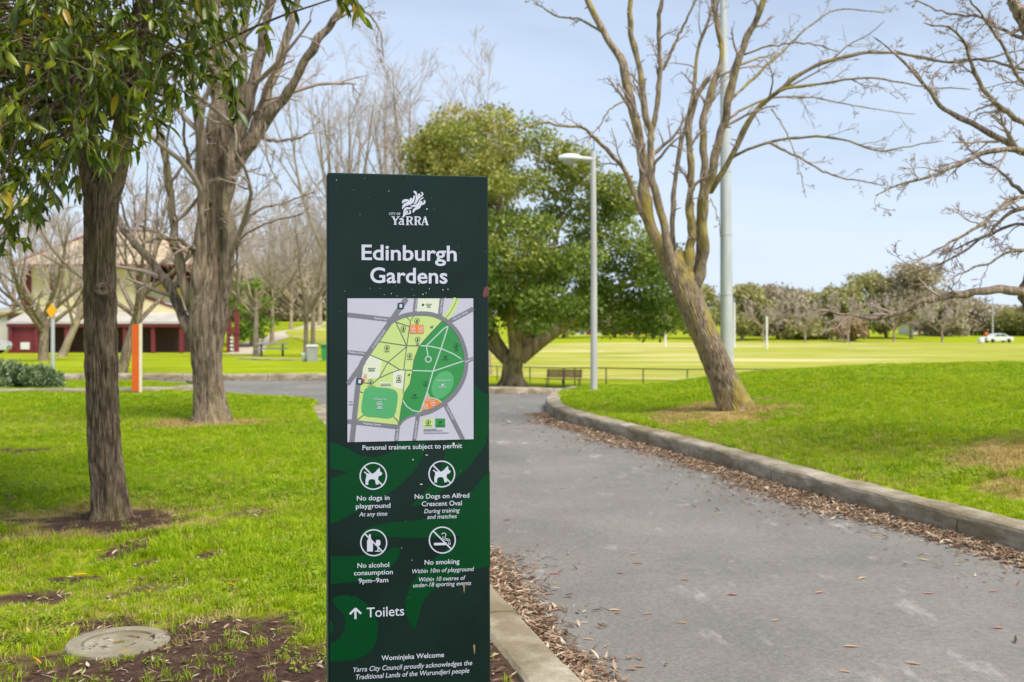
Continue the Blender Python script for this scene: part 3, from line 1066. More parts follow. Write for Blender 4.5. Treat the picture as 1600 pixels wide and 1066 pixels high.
# council emblem
kz = 120 / 1599
ez = lambda p: [(580 + kz * x, 285 + kz * y) for x, y in p]
mb = MB()
for pts in ([(878, 205), (880, 182), (905, 178), (935, 192), (952, 235), (968, 285), (1005, 285), (1050, 265), (1052, 232), (1028, 208), (1045, 200), (1072, 212), (1087, 245), (1070, 285), (1020, 320), (985, 355), (965, 400), (930, 450), (868, 466), (905, 420), (925, 360), (930, 290), (910, 235)],
            [(640, 438), (642, 395), (670, 362), (725, 350), (775, 362), (810, 382), (850, 372), (872, 320), (880, 280), (905, 275), (918, 290), (905, 350), (890, 410), (840, 455), (770, 480), (710, 500), (670, 540), (650, 565), (640, 540), (655, 480), (700, 430), (770, 405), (730, 400), (690, 412), (660, 440)],
            [(800, 488), (850, 478), (920, 470), (975, 430), (1000, 370), (1035, 330), (1085, 308), (1092, 325), (1055, 350), (1020, 385), (1010, 430), (1050, 440), (1085, 420), (1100, 395), (1080, 375), (1110, 368), (1132, 400), (1118, 450), (1085, 470), (1045, 475), (1020, 530), (980, 558), (920, 580), (880, 635), (862, 630), (860, 580), (890, 540), (935, 515), (870, 512), (815, 500)],
            [(628, 728), (660, 700), (668, 640), (675, 580), (700, 535), (745, 515), (800, 525), (858, 515), (845, 545), (800, 560), (745, 562), (715, 590), (710, 625), (730, 650), (790, 640), (800, 610), (780, 575), (815, 580), (832, 620), (820, 660), (770, 668), (715, 680), (680, 730)]):
    flat(mb, ez(pts), 0.0016)
for c_, r_ in (((997, 260), 26), ((826, 354), 28), ((1040, 415), 26), ((742, 615), 26)):
    disc(mb, ez([c_])[0], r_ * kz, 0.0019)
# serif letters YaRRA
W_ = 2.9
def serif(x, y, w=5.0):
    stroke(mb, ez([(x - w / kz / 2, y), (x + w / kz / 2, y)]), 0.8, 0.0018)
L1, L2 = 715, 880
for pts, w in (([(455, L1), (500, 805), (500, L2)], W_), ([(568, L1), (505, 805)], 1.6), ([(592, 775), (625, 762), (655, 775), (660, 800), (660, 868), (685, 878)], W_ * .85), ([(655, 805), (610, 820), (580, 850), (600, 876), (635, 870), (658, 850)], 1.7)):
    stroke(mb, ez(pts), w, 0.0016, curve=len(pts) > 3)
for x in (452, 565, 500):
    serif(x, L1 if x != 500 else L2, 5)
for x0 in (755, 925):
    stroke(mb, ez([(x0, L1), (x0, L2 + 8)]), W_, 0.0016)
    stroke(mb, ez([(x0, L1 + 5), (x0 + 60, L1 + 8), (x0 + 92, 755), (x0 + 60, 800), (x0, 805)]), [1.2, 1.6, 2.8, 1.6, 1.2], 0.0017, curve=True)
    stroke(mb, ez([(x0 + 25, 805), (x0 + 60, 815), (x0 + 80, 865), (x0 + 110, 888)]), [1.5, 2.6, 2.6, 1.2], 0.0016, curve=True)
    serif(x0 - 4, L1, 4.5); serif(x0, L2 + 8, 5.5)
stroke(mb, ez([(1115, L1), (1165, L2 + 6)]), W_ * 1.1, 0.0016)
stroke(mb, ez([(1115, L1 + 5), (1060, L2 + 6)]), 1.5, 0.0016)
stroke(mb, ez([(1080, 830), (1145, 830)]), 1.0, 0.0017)
serif(1060, L2 + 8, 4.5); serif(1165, L2 + 8, 5)
text(mb, "CITY OF", 580 + kz * 370, 580 + kz * 608, 285 + kz * 680, 285 + kz * 683, 3.6, bold=0.012)
tag(mb.build('council_emblem', M['print_white'], sign), kind='stuff')

# map
zz_ = lambda p: Zm(530, 450, 0.23445, p)
ZS = 0.23445
mb = MB()
pan = zz_([(55, 70), (893, 70), (895, 1008), (55, 1028)])
flat(mb, pan, 0.0015)
map_o = mb.build('map_panel', M['map_white'], sign)


class Splitter:
    """gives every shape drawn an object of its own"""

    def __init__(self):
        self.parts = []

    def add(self, *a, **k):
        self.parts.append((a, k))


def mpart(name, mat, draw):
    if name in ('map_tracks', 'map_symbols', 'map_lettering', 'map_marker'):
        mb = MB()
        draw(mb)
        tag(mb.build(name, M[mat], map_o), kind='stuff')
        return
    sp = Splitter()
    draw(sp)
    for a, k in sp.parts:
        mb = MB()
        mb.add(*a, **k)
        mb.build(name, M[mat], map_o)


mpart('map_green_area', 'map_light', lambda mb: (flat(mb, zz_([(205, 447), (330, 250), (380, 212), (440, 188), (500, 176), (560, 174), (620, 183), (692, 214), (600, 310), (530, 390), (497, 480), (486, 560), (470, 640), (432, 700), (412, 800), (397, 912), (115, 882), (150, 560), (165, 500)]), 0.0018),
      stroke(mb, zz_([(784, 70), (764, 120), (734, 170), (700, 208)]), 42 * ZS, 0.0018, curve=True), flat(mb, zz_([(560, 870), (627, 870), (627, 930), (560, 930)]), 0.0018)))
mpart('map_cream_area', 'map_cream', lambda mb: (flat(mb, zz_([(520, 71), (668, 71), (660, 185), (515, 165)]), 0.0018), flat(mb, zz_([(165, 500), (205, 449), (285, 485), (265, 600), (150, 612)]), 0.0021),
      flat(mb, zz_([(360, 550), (440, 548), (425, 675), (355, 665)]), 0.0021), flat(mb, zz_([(270, 625), (350, 632), (345, 662), (265, 655)]), 0.0021)))
mpart('map_dark_area', 'map_dark', lambda mb: (flat(mb, zz_([(692, 214), (735, 250), (790, 320), (825, 400), (838, 490), (820, 590), (780, 680), (700, 760), (600, 815), (530, 830), (470, 850), (430, 875), (397, 915), (400, 880), (412, 800), (432, 700), (470, 640), (486, 560), (497, 480), (530, 390), (600, 310)]), 0.0020),
      flat(mb, zz_([(640, 870), (706, 870), (706, 930), (640, 930)]), 0.0018)))
def ov(mb):
    flat(mb, zz_([(172, 675), (205, 660), (280, 664), (345, 672), (380, 690), (390, 730), (378, 820), (358, 858), (320, 870), (240, 862), (180, 856), (152, 830), (148, 790), (158, 720)]), 0.0022, smooth=True)
    a = np.linspace(0, 2 * math.pi, 36, endpoint=False)
    ca, sa = math.cos(R(-62)), math.sin(R(-62))
    flat(mb, zz_([(688 + 98 * math.cos(t) * ca - 66 * math.sin(t) * sa, 645 + 98 * math.cos(t) * sa + 66 * math.sin(t) * ca) for t in a]), 0.0023)
mpart('map_oval', 'map_oval', ov)


def roads(mb):
    e = 0.0026
    for i, (pts, w) in enumerate(((((448, 71), (300, 285), (172, 470), (137, 560), (85, 1026)), 34), (((165, 490), (57, 640)), 30), (((56, 178), (340, 210)), 28), (((56, 427), (190, 440)), 26), (((56, 888), (398, 926)), 27),
                        (((512, 71), (502, 168)), 25), (((684, 71), (670, 195)), 28), (((735, 222), (893, 138)), 28), (((335, 232), (400, 196), (470, 176), (560, 170), (640, 182), (720, 225), (790, 300), (830, 390), (846, 480), (833, 590), (780, 690), (700, 765), (620, 815), (540, 840)), 27),
                        (((540, 840), (480, 852), (430, 880), (400, 915)), 12), (((700, 762), (825, 1008)), 26), (((527, 838), (500, 1016)), 26), (((392, 925), (380, 1020)), 26), (((838, 494), (893, 467)), 22))):
        stroke(mb, zz_(pts), w * ZS, e + 0.00003 * i, curve=len(pts) > 3)
mpart('map_street', 'map_road', roads)


def tracks(mb):
    for i, pts in enumerate((((375, 222), (450, 385)), ((380, 228), (470, 258)), ((445, 190), (475, 220), (500, 180)), ((475, 220), (450, 385), (430, 545)), ((265, 357), (450, 385), (540, 385)), ((205, 447), (325, 495), (405, 545), (485, 548)),
                ((450, 390), (325, 495), (265, 600), (220, 640), (155, 630)), ((405, 545), (345, 565), (265, 600)), ((440, 548), (425, 700)), ((135, 690), (160, 698)), ((118, 880), (165, 845)), ((360, 855), (390, 885), (397, 915)),
                ((690, 214), (600, 310), (530, 390), (497, 480), (486, 560), (470, 640), (432, 700), (412, 800), (397, 912)), ((785, 71), (765, 120), (735, 170), (702, 207)))):
        stroke(mb, zz_(pts), (5.5 if i < 12 else 3.5) * ZS, 0.0024 + 0.00002 * i, curve=False)
mpart('map_tracks', 'map_line', tracks)


def pale(mb):
    for i, pts in enumerate((((725, 255), (700, 268), (580, 385), (592, 458)), ((725, 255), (680, 400), (625, 555), (585, 695), (540, 825)), ((540, 385), (600, 388), (680, 405), (760, 440), (800, 465), (828, 487), (625, 555), (485, 550)), ((420, 745), (450, 790), (490, 818), (540, 825)), ((585, 695), (600, 730), (650, 740), (682, 762)))):
        stroke(mb, zz_(pts), 8.5 * ZS, 0.0024 + 0.00003 * i)
    ring(mb, zz_([(593, 476)])[0], 19 * ZS, 8 * ZS, 0.0026)
mpart('map_footpath', 'map_pale', pale)
mpart('map_playground', 'map_orange', lambda mb: (flat(mb, zz_([(470, 245), (563, 245), (563, 303), (470, 303)]), 0.0030), flat(mb, zz_([(585, 697), (600, 730), (640, 738), (682, 762), (620, 800), (541, 825)]), 0.0023)))
mpart('map_bus_stop', 'map_teal', lambda mb: [flat(mb, zz_([(x - 16, y - 21), (x + 16, y - 21), (x + 21, y - 16), (x + 21, y + 16), (x + 16, y + 21), (x - 16, y + 21), (x - 21, y + 16), (x - 21, y - 16)]), 0.0032) for x, y in ((410, 120), (136, 623))] + [flat(mb, zz_([(548, 113), (558, 103), (568, 113), (558, 123)]), 0.0024)])


def inkdraw(mb):
    for x, y in ((427, 270), (318, 398), (522, 343), (470, 450), (518, 217), (398, 597), (210, 626), (780, 385), (593, 893), (578, 638)):
        ring(mb, zz_([(x, y)])[0], 16 * ZS, 2.6 * ZS, 0.0031, n=20)
        flat(mb, zz_([(x - 6, y + 9), (x - 4, y - 4), (x, y - 9), (x + 5, y - 3), (x + 6, y + 9)]), 0.0031)
    for x, y, s in ((708, 460, 0.2), (503, 714, 0.2), (675, 893, 0.22), (616, 260, 0.18), (465, 578, 0.16)):
        cpx = zz_([(x, y)])[0]
        dogshape(mb, cpx[0], cpx[1], s * ZS, 0.0031)
    for x0, x1, y in ((575, 618, 108), (582, 610, 118), (585, 610, 128), (190, 242, 535), (195, 236, 545), (195, 238, 553), (188, 240, 653), (275, 344, 640), (275, 344, 650), (378, 418, 618), (378, 416, 628), (64, 88, 758), (64, 92, 776),
                      (680, 730, 478), (478, 526, 732), (645, 703, 917), (570, 618, 917), (300, 335, 424), (450, 490, 475), (510, 533, 368), (512, 532, 378), (418, 438, 292), (508, 528, 238), (770, 792, 408), (770, 794, 418)):
        stroke(mb, zz_([(x0, y), (x1, y)]), 3.4 * ZS, 0.0031)
    for x0, x1, y in ((562, 650, 943), (562, 690, 952), (562, 728, 967)):
        stroke(mb, zz_([(x0, y), (x1, y - 2)]), 3.2 * ZS, 0.0031)
mpart('map_symbols', 'map_ink', inkdraw)


def whites(mb):
    for x, y, w in ((490, 270, 16), (541, 270, 16), (587, 738, 15), (622, 765, 15), (574, 785, 15), (268, 773, 17)):
        ring(mb, zz_([(x, y)])[0], w * ZS, 3.2 * ZS, 0.0034, n=20)
        cpx = zz_([(x, y)])[0]
        dogshape(mb, cpx[0], cpx[1], 0.16 * ZS, 0.0034)
    for x0, x1, y in ((474, 512, 294), (526, 556, 294), (556, 594, 806), (610, 636, 786), (253, 285, 796), (248, 289, 803)):
        stroke(mb, zz_([(x0, y), (x1, y)]), 4 * ZS, 0.0034)
    cpx = zz_([(688, 646)])[0]
    dogshape(mb, cpx[0], cpx[1], 0.2 * ZS, 0.0034)
    for x, y in ((410, 120), (136, 623)):
        flat(mb, zz_([(x - 9, y + 12), (x - 9, y - 12), (x + 9, y - 12), (x + 9, y + 12)]), 0.0034)
    tx = lambda s, a, b_, cap, bold=0.012: text(mb, s, *[q for q in (lambda A, Bq: (A[0], Bq[0], A[1], Bq[1]))(zz_([a])[0], zz_([b_])[0])], cap, bold=bold, e=0.0034)
    tx("Reid Street", (236, 209), (320, 217), 3.6)
    tx("Watkins Street", (58, 434), (168, 443), 3.6)
    tx("Freeman Street", (162, 910), (277, 920), 3.8)
    tx("ST GEORGES ROAD", (228, 405), (310, 285), 3.4)
    tx("Best Street", (515, 155), (521, 76), 3.4)
    tx("Fergie Street", (681, 170), (690, 77), 3.4)
    tx("Falconer Street", (762, 216), (858, 164), 3.4)
    tx("Rowe St", (841, 500), (893, 474), 3.4)
    tx("Grant Street", (710, 795), (754, 878), 3.4)
    tx("Jamieson Street", (509, 1005), (522, 887), 3.4)
    tx("Napier St", (386, 1015), (397, 940), 3.4)
    tx("Alfred Crescent Oval", (649, 621), (739, 620), 2.3)
    tx("Dog off leash", (663, 665), (712, 664), 2.3)
    tx("WT Peterson Oval", (226, 745), (311, 745), 2.3)
mpart('map_lettering', 'print_white', whites)


def redm(mb):
    for s, y, x0, x1 in (("You", 580, 163, 183), ("are", 591, 163, 183), ("here", 601, 161, 187)):
        a, b_ = zz_([(x0, y), (x1, y)])
        text(mb, s, a[0], b_[0], a[1], b_[1], 2.2, bold=0.008, e=0.0034)
    disc(mb, zz_([(162, 614)])[0], 8 * ZS, 0.0034, n=12)
    flat(mb, zz_([(155, 617), (169, 617), (160, 630)]), 0.0035)
mpart('map_marker', 'map_red', redm)

# wear: paint flecks and bird marks, and a rusty chip on the right edge
mb = MB()
zf = lambda u, v: (500 + 0.2063 * u, 260 + 0.2063 * v)
for u, v, s in ((378, 925, 4), (455, 925, 3), (513, 890, 4), (573, 905, 3), (487, 971, 4), (540, 965, 6), (584, 982, 4), (695, 932, 3), (748, 890, 7), (712, 976, 4), (779, 970, 6), (804, 960, 5), (828, 928, 5), (930, 936, 6), (969, 931, 6), (950, 997, 6), (910, 880, 5), (187, 946, 3), (125, 106, 6), (336, 92, 4), (521, 188, 5), (303, 365, 3), (256, 178, 3), (1172, 396, 3), (1058, 656, 3), (372, 238, 2), (808, 324, 9)):
    c_ = zf(u, v)
    flat(mb, [(c_[0] + s * 0.15 * random.uniform(0.5, 1.2) * math.cos(t), c_[1] + s * 0.15 * random.uniform(0.5, 1.2) * math.sin(t)) for t in np.linspace(0, 6.28, 8, endpoint=False)], 0.0021)
for u, v, a, b_ in ((683, 127, 8, 3), (596, 157, 4, 4), (648, 314, 9, 3), (522, 722, 3, 2), (855, 55, 7, 8), (590, 800, 3, 2)):
    c_ = (500 + k3 * u, 680 + k3 * v)
    disc(mb, c_, a * k3, 0.0022, ry=b_ * k3, n=8)
for _ in range(26):
    c_ = (random.uniform(516, 762), random.uniform(275, 1064))
    disc(mb, c_, random.uniform(0.15, 0.36), 0.0022, n=6)
tag(mb.build('paint_flecks', M['fleck'], sign), kind='stuff')
mb = MB()
flat(mb, [(754, 461), (756.5, 450), (762, 446), (763.6, 452), (763.8, 464), (760, 463), (757, 466)], 0.0012)
tag(mb.build('chipped_paint', M['chip'], sign), kind='stuff')
mb = MB()
for x, y in ((724.5, 918), (740.5, 1014)):
    flat(mb, [(x - 1.5, y - 5), (x + 1, y - 8), (x + 2, y - 2), (x + 1.2, y + 6), (x + .4, y + 9), (x - .6, y + 3)], 0.0023)
tag(mb.build('resin_stain', M['stain'], sign), kind='stuff')

# ------------------------------------------------------------------ drainage cover in the mulch
mc = G(185, 1010, 0.09)
mh = empty('drain_cover', (mc[0], mc[1], gz(*mc) - 0.008), 0.3, 'round concrete drain cover set in the bare mulch beside the sign', 'drain cover')
mb = MB()
mb.lathe([(0.226, -0.08), (0.226, 0.012), (0.220, 0.02), (0.163, 0.024), (0.158, 0.02), (0.156, -0.05)], k=56)
mb.build('ring', M['manhole'], mh, smooth=False)
mb = MB()
mb.lathe([(0.151, -0.05), (0.151, 0.006), (0.147, 0.012), (0.026, 0.013), (0.022, -0.03), (0.001, -0.03)], k=48)
lid = mb.build('lid', M['manhole'], mh)
mb = MB()
for a in (0.9, 2.4, 4.1, 5.6):
    c_, s_ = math.cos(a), math.sin(a)
    for w_ in (-0.018, 0.006):
        p0 = np.array([0.085 * c_ - w_ * s_, 0.085 * s_ + w_ * c_])
        pts = [(p0[0] - 0.03 * s_, p0[1] + 0.03 * c_, 0.0135), (p0[0] + 0.03 * s_, p0[1] - 0.03 * c_, 0.0135)]
        mb.tube(pts, 0.004, 6)
tag(mb.build('raised_mark', M['manhole'], lid), kind='stuff')

# ------------------------------------------------------------------ trees
def twigset(name, mats, parent, levels, sides=(7, 5, 4, 3, 3)):
    mb = MB()
    for (a, b_), k in zip(levels, sides):
        v, f_ = tubes(a, b_, k)
        mb.add(v, f_)
    return mb.build(name, mats, parent, smooth=True)


def rel(pts, o):
    return np.asarray(pts) - np.asarray(o)


def relief_trunk(mb, pts, rad, k, n, ridge=0.05, nr=22, seed=1, flare=None, fis=1.0):
    """trunk with furrowed bark modelled in the surface"""
    p = resample(np.column_stack([pts, rad]), n)
    PT, RD = p[:, :3], p[:, 3].copy()
    V_, F_ = tubes(PT[None], RD[None], k)
    V_ = V_.reshape(n, k, 3)
    th = (np.arange(k) / k * 2 * math.pi)[None, :]
    s = np.r_[0, np.cumsum(np.linalg.norm(np.diff(PT, axis=0), axis=1))][:, None]
    r_ = np.random.default_rng(seed)
    warp = np.zeros((n, k))
    for q in range(7):
        warp += r_.uniform(0.3, 0.9) * np.sin(r_.integers(1, 7) * th + r_.uniform(1, 9) * s + r_.uniform(0, 6))
    h = 0.5 + 0.5 * np.sin(nr * th + warp * 1.6)
    h = np.abs(2 * h - 1) ** 0.7
    h2 = 0.5 + 0.5 * np.sin(nr * 1.0 * th * 2 + warp * 2.6 + 26 * s)
    d = ridge * (h - 0.6) + ridge * 0.45 * (h2 - 0.5)
    for q in range(int(4 * fis)):            # short broken fissures
        fq = r_.integers(nr, nr * 3); sl = r_.uniform(-6, 6)
        g_ = np.sin(fq * th + sl * s + 0.9 * warp + r_.uniform(0, 6)) * np.sin(r_.uniform(6, 22) * s + r_.integers(2, 6) * th + r_.uniform(0, 6))
        d = d - ridge * 0.5 * np.clip(g_ - 0.25, 0, 1)
    lump = np.zeros((n, k))
    for q in range(5):
        lump += 0.022 * np.sin(r_.integers(1, 4) * th + r_.uniform(0.5, 4) * s + r_.uniform(0, 6))
    if flare:
        z = s / flare[0]
        lump += flare[1] * np.exp(-z * 2.2) * (0.65 + 0.5 * np.sin(flare[2] * th + 1.0))
    c_ = PT[:, None, :]
    V_ = c_ + (V_ - c_) * (1 + d + lump)[:, :, None]
    mb.add(V_.reshape(-1, 3), F_)


def limb_pts(px, d0, d1):
    px = np.asarray(px, float)
    n = len(px)
    ds = np.linspace(d0, d1, n)
    return np.array([P(a, b_, d) for (a, b_), d in zip(px, ds)])


# --- near evergreen
e_root = np.array([T1[0], T1[1], gz(*T1) - 0.05])
D1 = T1[1]
ev = empty('evergreen_tree', tuple(e_root), 0, 'evergreen tree with fissured brown trunk and long glossy leaves hanging down', 'tree')
mb = MB()
tr_px = [(174, 815, 36), (173, 795, 32), (170, 760, 29.5), (164, 700, 28), (160, 620, 27.5), (158, 550, 28), (156, 450, 27.5), (156, 390, 28), (158, 330, 30), (160, 290, 31)]
pts = np.array([P(a, b_, D1) for a, b_, _ in tr_px]); rad = np.array([r_ * D1 / F * 0.87 for *_, r_ in tr_px])
relief_trunk(mb, rel(pts, e_root), rad, 300, 420, 0.11, 24, 3, (0.35, 0.12, 5), 2.0)
tr1 = mb.build('trunk', M['bark_dark'], ev, smooth=True)
mb = MB()
for px, r0, r1, dd in (([(150, 305), (138, 240), (131, 188), (126, 90), (118, -40), (112, -240)], 20, 9, 0.5), ([(168, 310), (186, 240), (200, 160), (219, 60), (228, -40), (250, -260)], 19, 8, -0.4)):
    p = limb_pts(px, D1, D1 + dd)
    relief_trunk(mb, rel(p, e_root), np.linspace(r0, r1, len(p)) * D1 / F, 48, 90, 0.07, 11, 5)
mb.build('limb', M['bark_dark'], ev, smooth=True)
# pruning scar
mb = MB()
sc_c = rel(P(165, 452, D1), e_root) + np.array([0.03, -0.135, 0])
for r_, t_ in ((0.045, 0.014), (0.026, 0.012)):
    a = np.linspace(0, 2 * math.pi, 25)
    mb.tube(np.stack([sc_c[0] + r_ * 1.25 * np.cos(a), np.full(25, sc_c[1]) + 0.004, sc_c[2] + r_ * 0.8 * np.sin(a)], 1), t_, 6, cap=False)
mb.build('branch_scar', M['bark_elm'], tr1, smooth=True)

# crown: drooping twigs clothed in long leaves
def leaf_geo(n, L, W, curl=0.25):
    """n leaves at origin pointing +x, as arrays (n,verts,3); folded along the midrib, tapering"""
    s = np.array([0, 0.12, 0.35, 0.6, 0.82, 1.0])
    w = np.array([0.04, 0.55, 1.0, 0.9, 0.5, 0.02])
    mid = np.stack([s, np.zeros(6), -curl * s ** 2], 1)
    V_ = []
    for i in range(6):
        V_ += [mid[i] + (0, w[i] * 0.5, 0.06 * w[i]), mid[i], mid[i] + (0, -w[i] * 0.5, 0.06 * w[i])]
    V_ = np.array(V_)
    F_ = []
    for i in range(5):
        F_ += [(3 * i, 3 * i + 1, 3 * i + 4, 3 * i + 3), (3 * i + 1, 3 * i + 2, 3 * i + 5, 3 * i + 4)]
    out = np.repeat(V_[None], n, 0)
    out[:, :, 0] *= L[:, None]; out[:, :, 2] *= L[:, None]
    out[:, :, 1] *= W[:, None]
    return out, np.array(F_)


def frames(d, roll):
    d = d / np.linalg.norm(d, axis=1, keepdims=True)
    up = np.tile([0.0, 0, 1.0], (len(d), 1)) + rng.normal(size=d.shape) * 0.05
    y = np.cross(up, d); y /= np.linalg.norm(y, axis=1, keepdims=True) + 1e-9
    z = np.cross(d, y)
    c_, s_ = np.cos(roll)[:, None], np.sin(roll)[:, None]
    y2 = y * c_ + z * s_
    z2 = np.cross(d, y2)
    return np.stack([d, y2, z2], 2)


def crown_limit(y):
    return np.interp(y, [-400, -60, 0, 50, 100, 150, 185, 220, 250, 280, 320, 370, 400], [620, 520, 425, 392, 375, 366, 322, 268, 238, 165, 120, 96, 10])


tw_st, tw_dir, tw_len = [], [], []
tries = 0
while len(tw_st) < 1750:
    px = random.uniform(-260, 460); py = random.uniform(-330, 385); d = random.uniform(5.7, 9.6)
    lim = crown_limit(py + 48) - 26
    if px > lim: continue
    if py > 250 and random.random() < 0.45: continue
    if px > 300 and random.random() < 0.35: continue
    if py < -60 and random.random() < 0.35: continue
    p = P(px, py, d)
    tw_st.append(p)
    out_ = p - (e_root + (0, 0, 3.4))
    out_ /= np.linalg.norm(out_)
    tw_dir.append(out_ * 0.6 + rng.normal(size=3) * 0.35 + np.array([0.1, 0, -0.25]))
    tw_len.append(random.uniform(0.16, 0.34))
for px, py, d in ((540, -8, 6.4), (528, -14, 6.5), (548, -22, 6.4), (515, -30, 6.6), (410, 25, 6.3), (430, -6, 6.4), (375, 90, 6.2), (368, 120, 6.2), (350, 150, 6.2), (362, 105, 6.4), (340, 105, 6.3), (222, 85, 6.1), (230, 120, 6.4)):
    tw_st.append(P(px, py, d)); tw_dir.append(np.array([0.15, 0, -0.5]) + rng.normal(size=3) * 0.2); tw_len.append(0.16)
st = np.array(tw_st); dr = np.array(tw_dir); ln = np.array(tw_len)
dr /= np.linalg.norm(dr, axis=1, keepdims=True)
n = 5
TW = np.zeros((len(st), n, 3)); TW[:, 0] = st
dd = dr.copy()
for j in range(1, n):
    dd = dd + rng.normal(size=dd.shape) * 0.12 + np.array([0, 0, -0.14])
    dd /= np.linalg.norm(dd, axis=1, keepdims=True)
    TW[:, j] = TW[:, j - 1] + dd * (ln / (n - 1))[:, None]
# boughs that carry the twigs back to the limbs
hub = np.array([P(140, -60, D1), P(222, -30, D1), P(160, 150, D1), P(205, 140, D1), P(130, 100, D1)])
BO = []
for i in range(0, len(st), 5):
    h_ = hub[np.argmin(np.linalg.norm(hub - st[i], axis=1))] + rng.normal(size=3) * 0.1
    mid = (h_ + st[i]) / 2 + np.array([0, 0, 0.22]) + rng.normal(size=3) * 0.1
    BO.append(resample([h_, mid, st[i]], 8))
BO = np.array(BO)
crown_o = None
mb = MB()
v, f_ = tubes(TW - e_root, np.linspace(0.0035, 0.0018, n)[None, :].repeat(len(TW), 0), 4)
mb.add(v, f_)
v, f_ = tubes(BO - e_root, np.linspace(0.016, 0.004, 8)[None, :].repeat(len(BO), 0), 5)
mb.add(v, f_)
mb.build('twigs', M['bark_dark'], ev, smooth=True)
nl = rng.integers(7, 13, len(TW))
idx = np.repeat(np.arange(len(TW)), nl)
t = rng.uniform(0.1, 1.0, len(idx)) * (n - 1)
i0 = np.minimum(t.astype(int), n - 2); fr = (t - i0)[:, None]
pos = TW[idx, i0] * (1 - fr) + TW[idx, i0 + 1] * fr
tan = TW[idx, i0 + 1] - TW[idx, i0]
tan /= np.linalg.norm(tan, axis=1, keepdims=True)
ld = tan * 0.7 + rng.normal(size=tan.shape) * 0.62 + np.array([0, 0, -0.38])
Ls = rng.uniform(0.06, 0.135, len(idx)); Ws = Ls * rng.uniform(0.22, 0.33, len(idx))
LG, LF = leaf_geo(len(idx), Ls, Ws, 0.22)
FR = frames(ld, rng.normal(0, 0.6, len(idx)))
LV = np.einsum('nij,nvj->nvi', FR, LG) + pos[:, None, :]
tint = np.clip(rng.beta(1.7, 2.4, len(idx)) + 0.16 * (pos[:, 0] > -3.2), 0, 0.99)
tint[rng.random(len(idx)) < 0.012] = 1.0
cam_px = HX + pos[:, 0] / pos[:, 1] * F
cam_py = HY - (pos[:, 2] - CZ) / pos[:, 1] * F
vis = (cam_px > 5) & (cam_px < 560) & (cam_py > 0)
order = np.argsort(np.where(vis, pos[:, 1] - (cam_px / 400), 99))
single = order[:300]
rest = np.setdiff1d(np.arange(len(idx)), single)
mb = MB()
fl = (np.arange(len(rest)) * 18)[:, None, None] + LF[None]
mb.add((LV[rest] - e_root).reshape(-1, 3), fl.reshape(-1, 4), 0, np.repeat(tint[rest], 18))
crown_o = tag(mb.build('crown', M['leaf'], ev, smooth=True), kind='stuff')
leaf_src = []
for q in range(10):
    mb = MB()
    lg, lf = leaf_geo(1, np.array([1.0]), np.array([random.uniform(0.27, 0.36)]), random.uniform(0.12, 0.34))
    mb.add(lg[0], lf, 0, min(0.98, 0.12 + 0.085 * q))
    o = mb.build('leaf', M['leaf'], crown_o, smooth=True)
    leaf_src.append(o.data)
    bpy.data.objects.remove(o)
from mathutils import Matrix
for i in single:
    o = bpy.data.objects.new('leaf', leaf_src[min(9, int(tint[i] * 10))])
    COL.objects.link(o)
    o.parent = crown_o
    m4 = Matrix([[*(FR[i][r_] * Ls[i]), (pos[i] - e_root)[r_]] for r_ in range(3)] + [[0, 0, 0, 1]])
    o.matrix_local = m4


# --- bare trees traced from their limbs
def traced_tree(name, root, D, trunk, limbs, mat, label, group=None, tk=0.8, lk=0.7, twig_levels=((3, .25, .42, .7, .04), (4, .3, .45, .7, .02), (4, .25, .5, .7, 0.0)), relief=True, twmat='twig', ridge=0.075, flare=None, n_k=(200, 300), rmin=0.0035):
    root = np.asarray(root)
    t_ = empty(name, tuple(root), 0, label, 'tree', group)
    mb = MB()
    pts = np.array([P(a, b_, D + (q[0] if q else 0)) for a, b_, r_, *q in trunk])
    rad = np.array([q[2] * D / F * tk for q in trunk])
    relief_trunk(mb, rel(pts, root), rad, n_k[0], n_k[1], ridge, 19, 8, flare, 1.5)
    mb.build('trunk', M[mat], t_, smooth=True)
    L_ = []; RR = []
    for px, r0, r1, d0, d1 in limbs:
        p = limb_pts(px, D + d0, D + d1)
        q = resample(p, 26)
        r_ = np.linspace(r0, r1, 26) * D / F * lk
        jit = rng.normal(size=q.shape) * (0.10 * r_[:, None] + 0.005) * np.minimum(1, np.linspace(0, 4, 26))[:, None]
        q = q + jit
        L_.append(q); RR.append(r_)
        mb = MB()
        k = 20 if r0 > 8 else 8
        if r0 > 8:
            relief_trunk(mb, rel(q, root), r_ * (1 + 0.09 * rng.normal(size=26)), 60, 130, 0.08, 9, int(r0 * 10) + len(L_))
        else:
            v, f_ = tubes((q - root)[None], (r_ * (1 + 0.14 * np.abs(rng.normal(size=26))))[None], 8)
            mb.add(v, f_)
        tipv = rel(q, root)[-1]
        mb.tube([tipv, tipv + (rel(q, root)[-1] - rel(q, root)[-2]) * 0.4], [r_[-1], r_[-1] * 0.4], 8)
        mb.build('limb', M[mat], t_, smooth=True)
    cur = (np.array(L_), np.array(RR))
    lv = [grow(cur[0], cur[1], 12, .15, .035, 1.0, 0.0, 4, 0.42, 0.25, rmin=rmin)]      # short spurs and stubs
    for per, tmin, ratio, rr, up in twig_levels:
        cur = grow(cur[0], cur[1], per, tmin, ratio, 0.7, up, 8, rr, 0.16, rmin=rmin)
        lv.append(cur)
    mb = MB()
    for (a, b_), k in zip(lv, (5, 5, 4, 3, 3)):
        v, f_ = tubes(a - root, b_, k)
        mb.add(v, f_)
    mb.build('crown', M[twmat], t_, smooth=True)
    return t_, lv


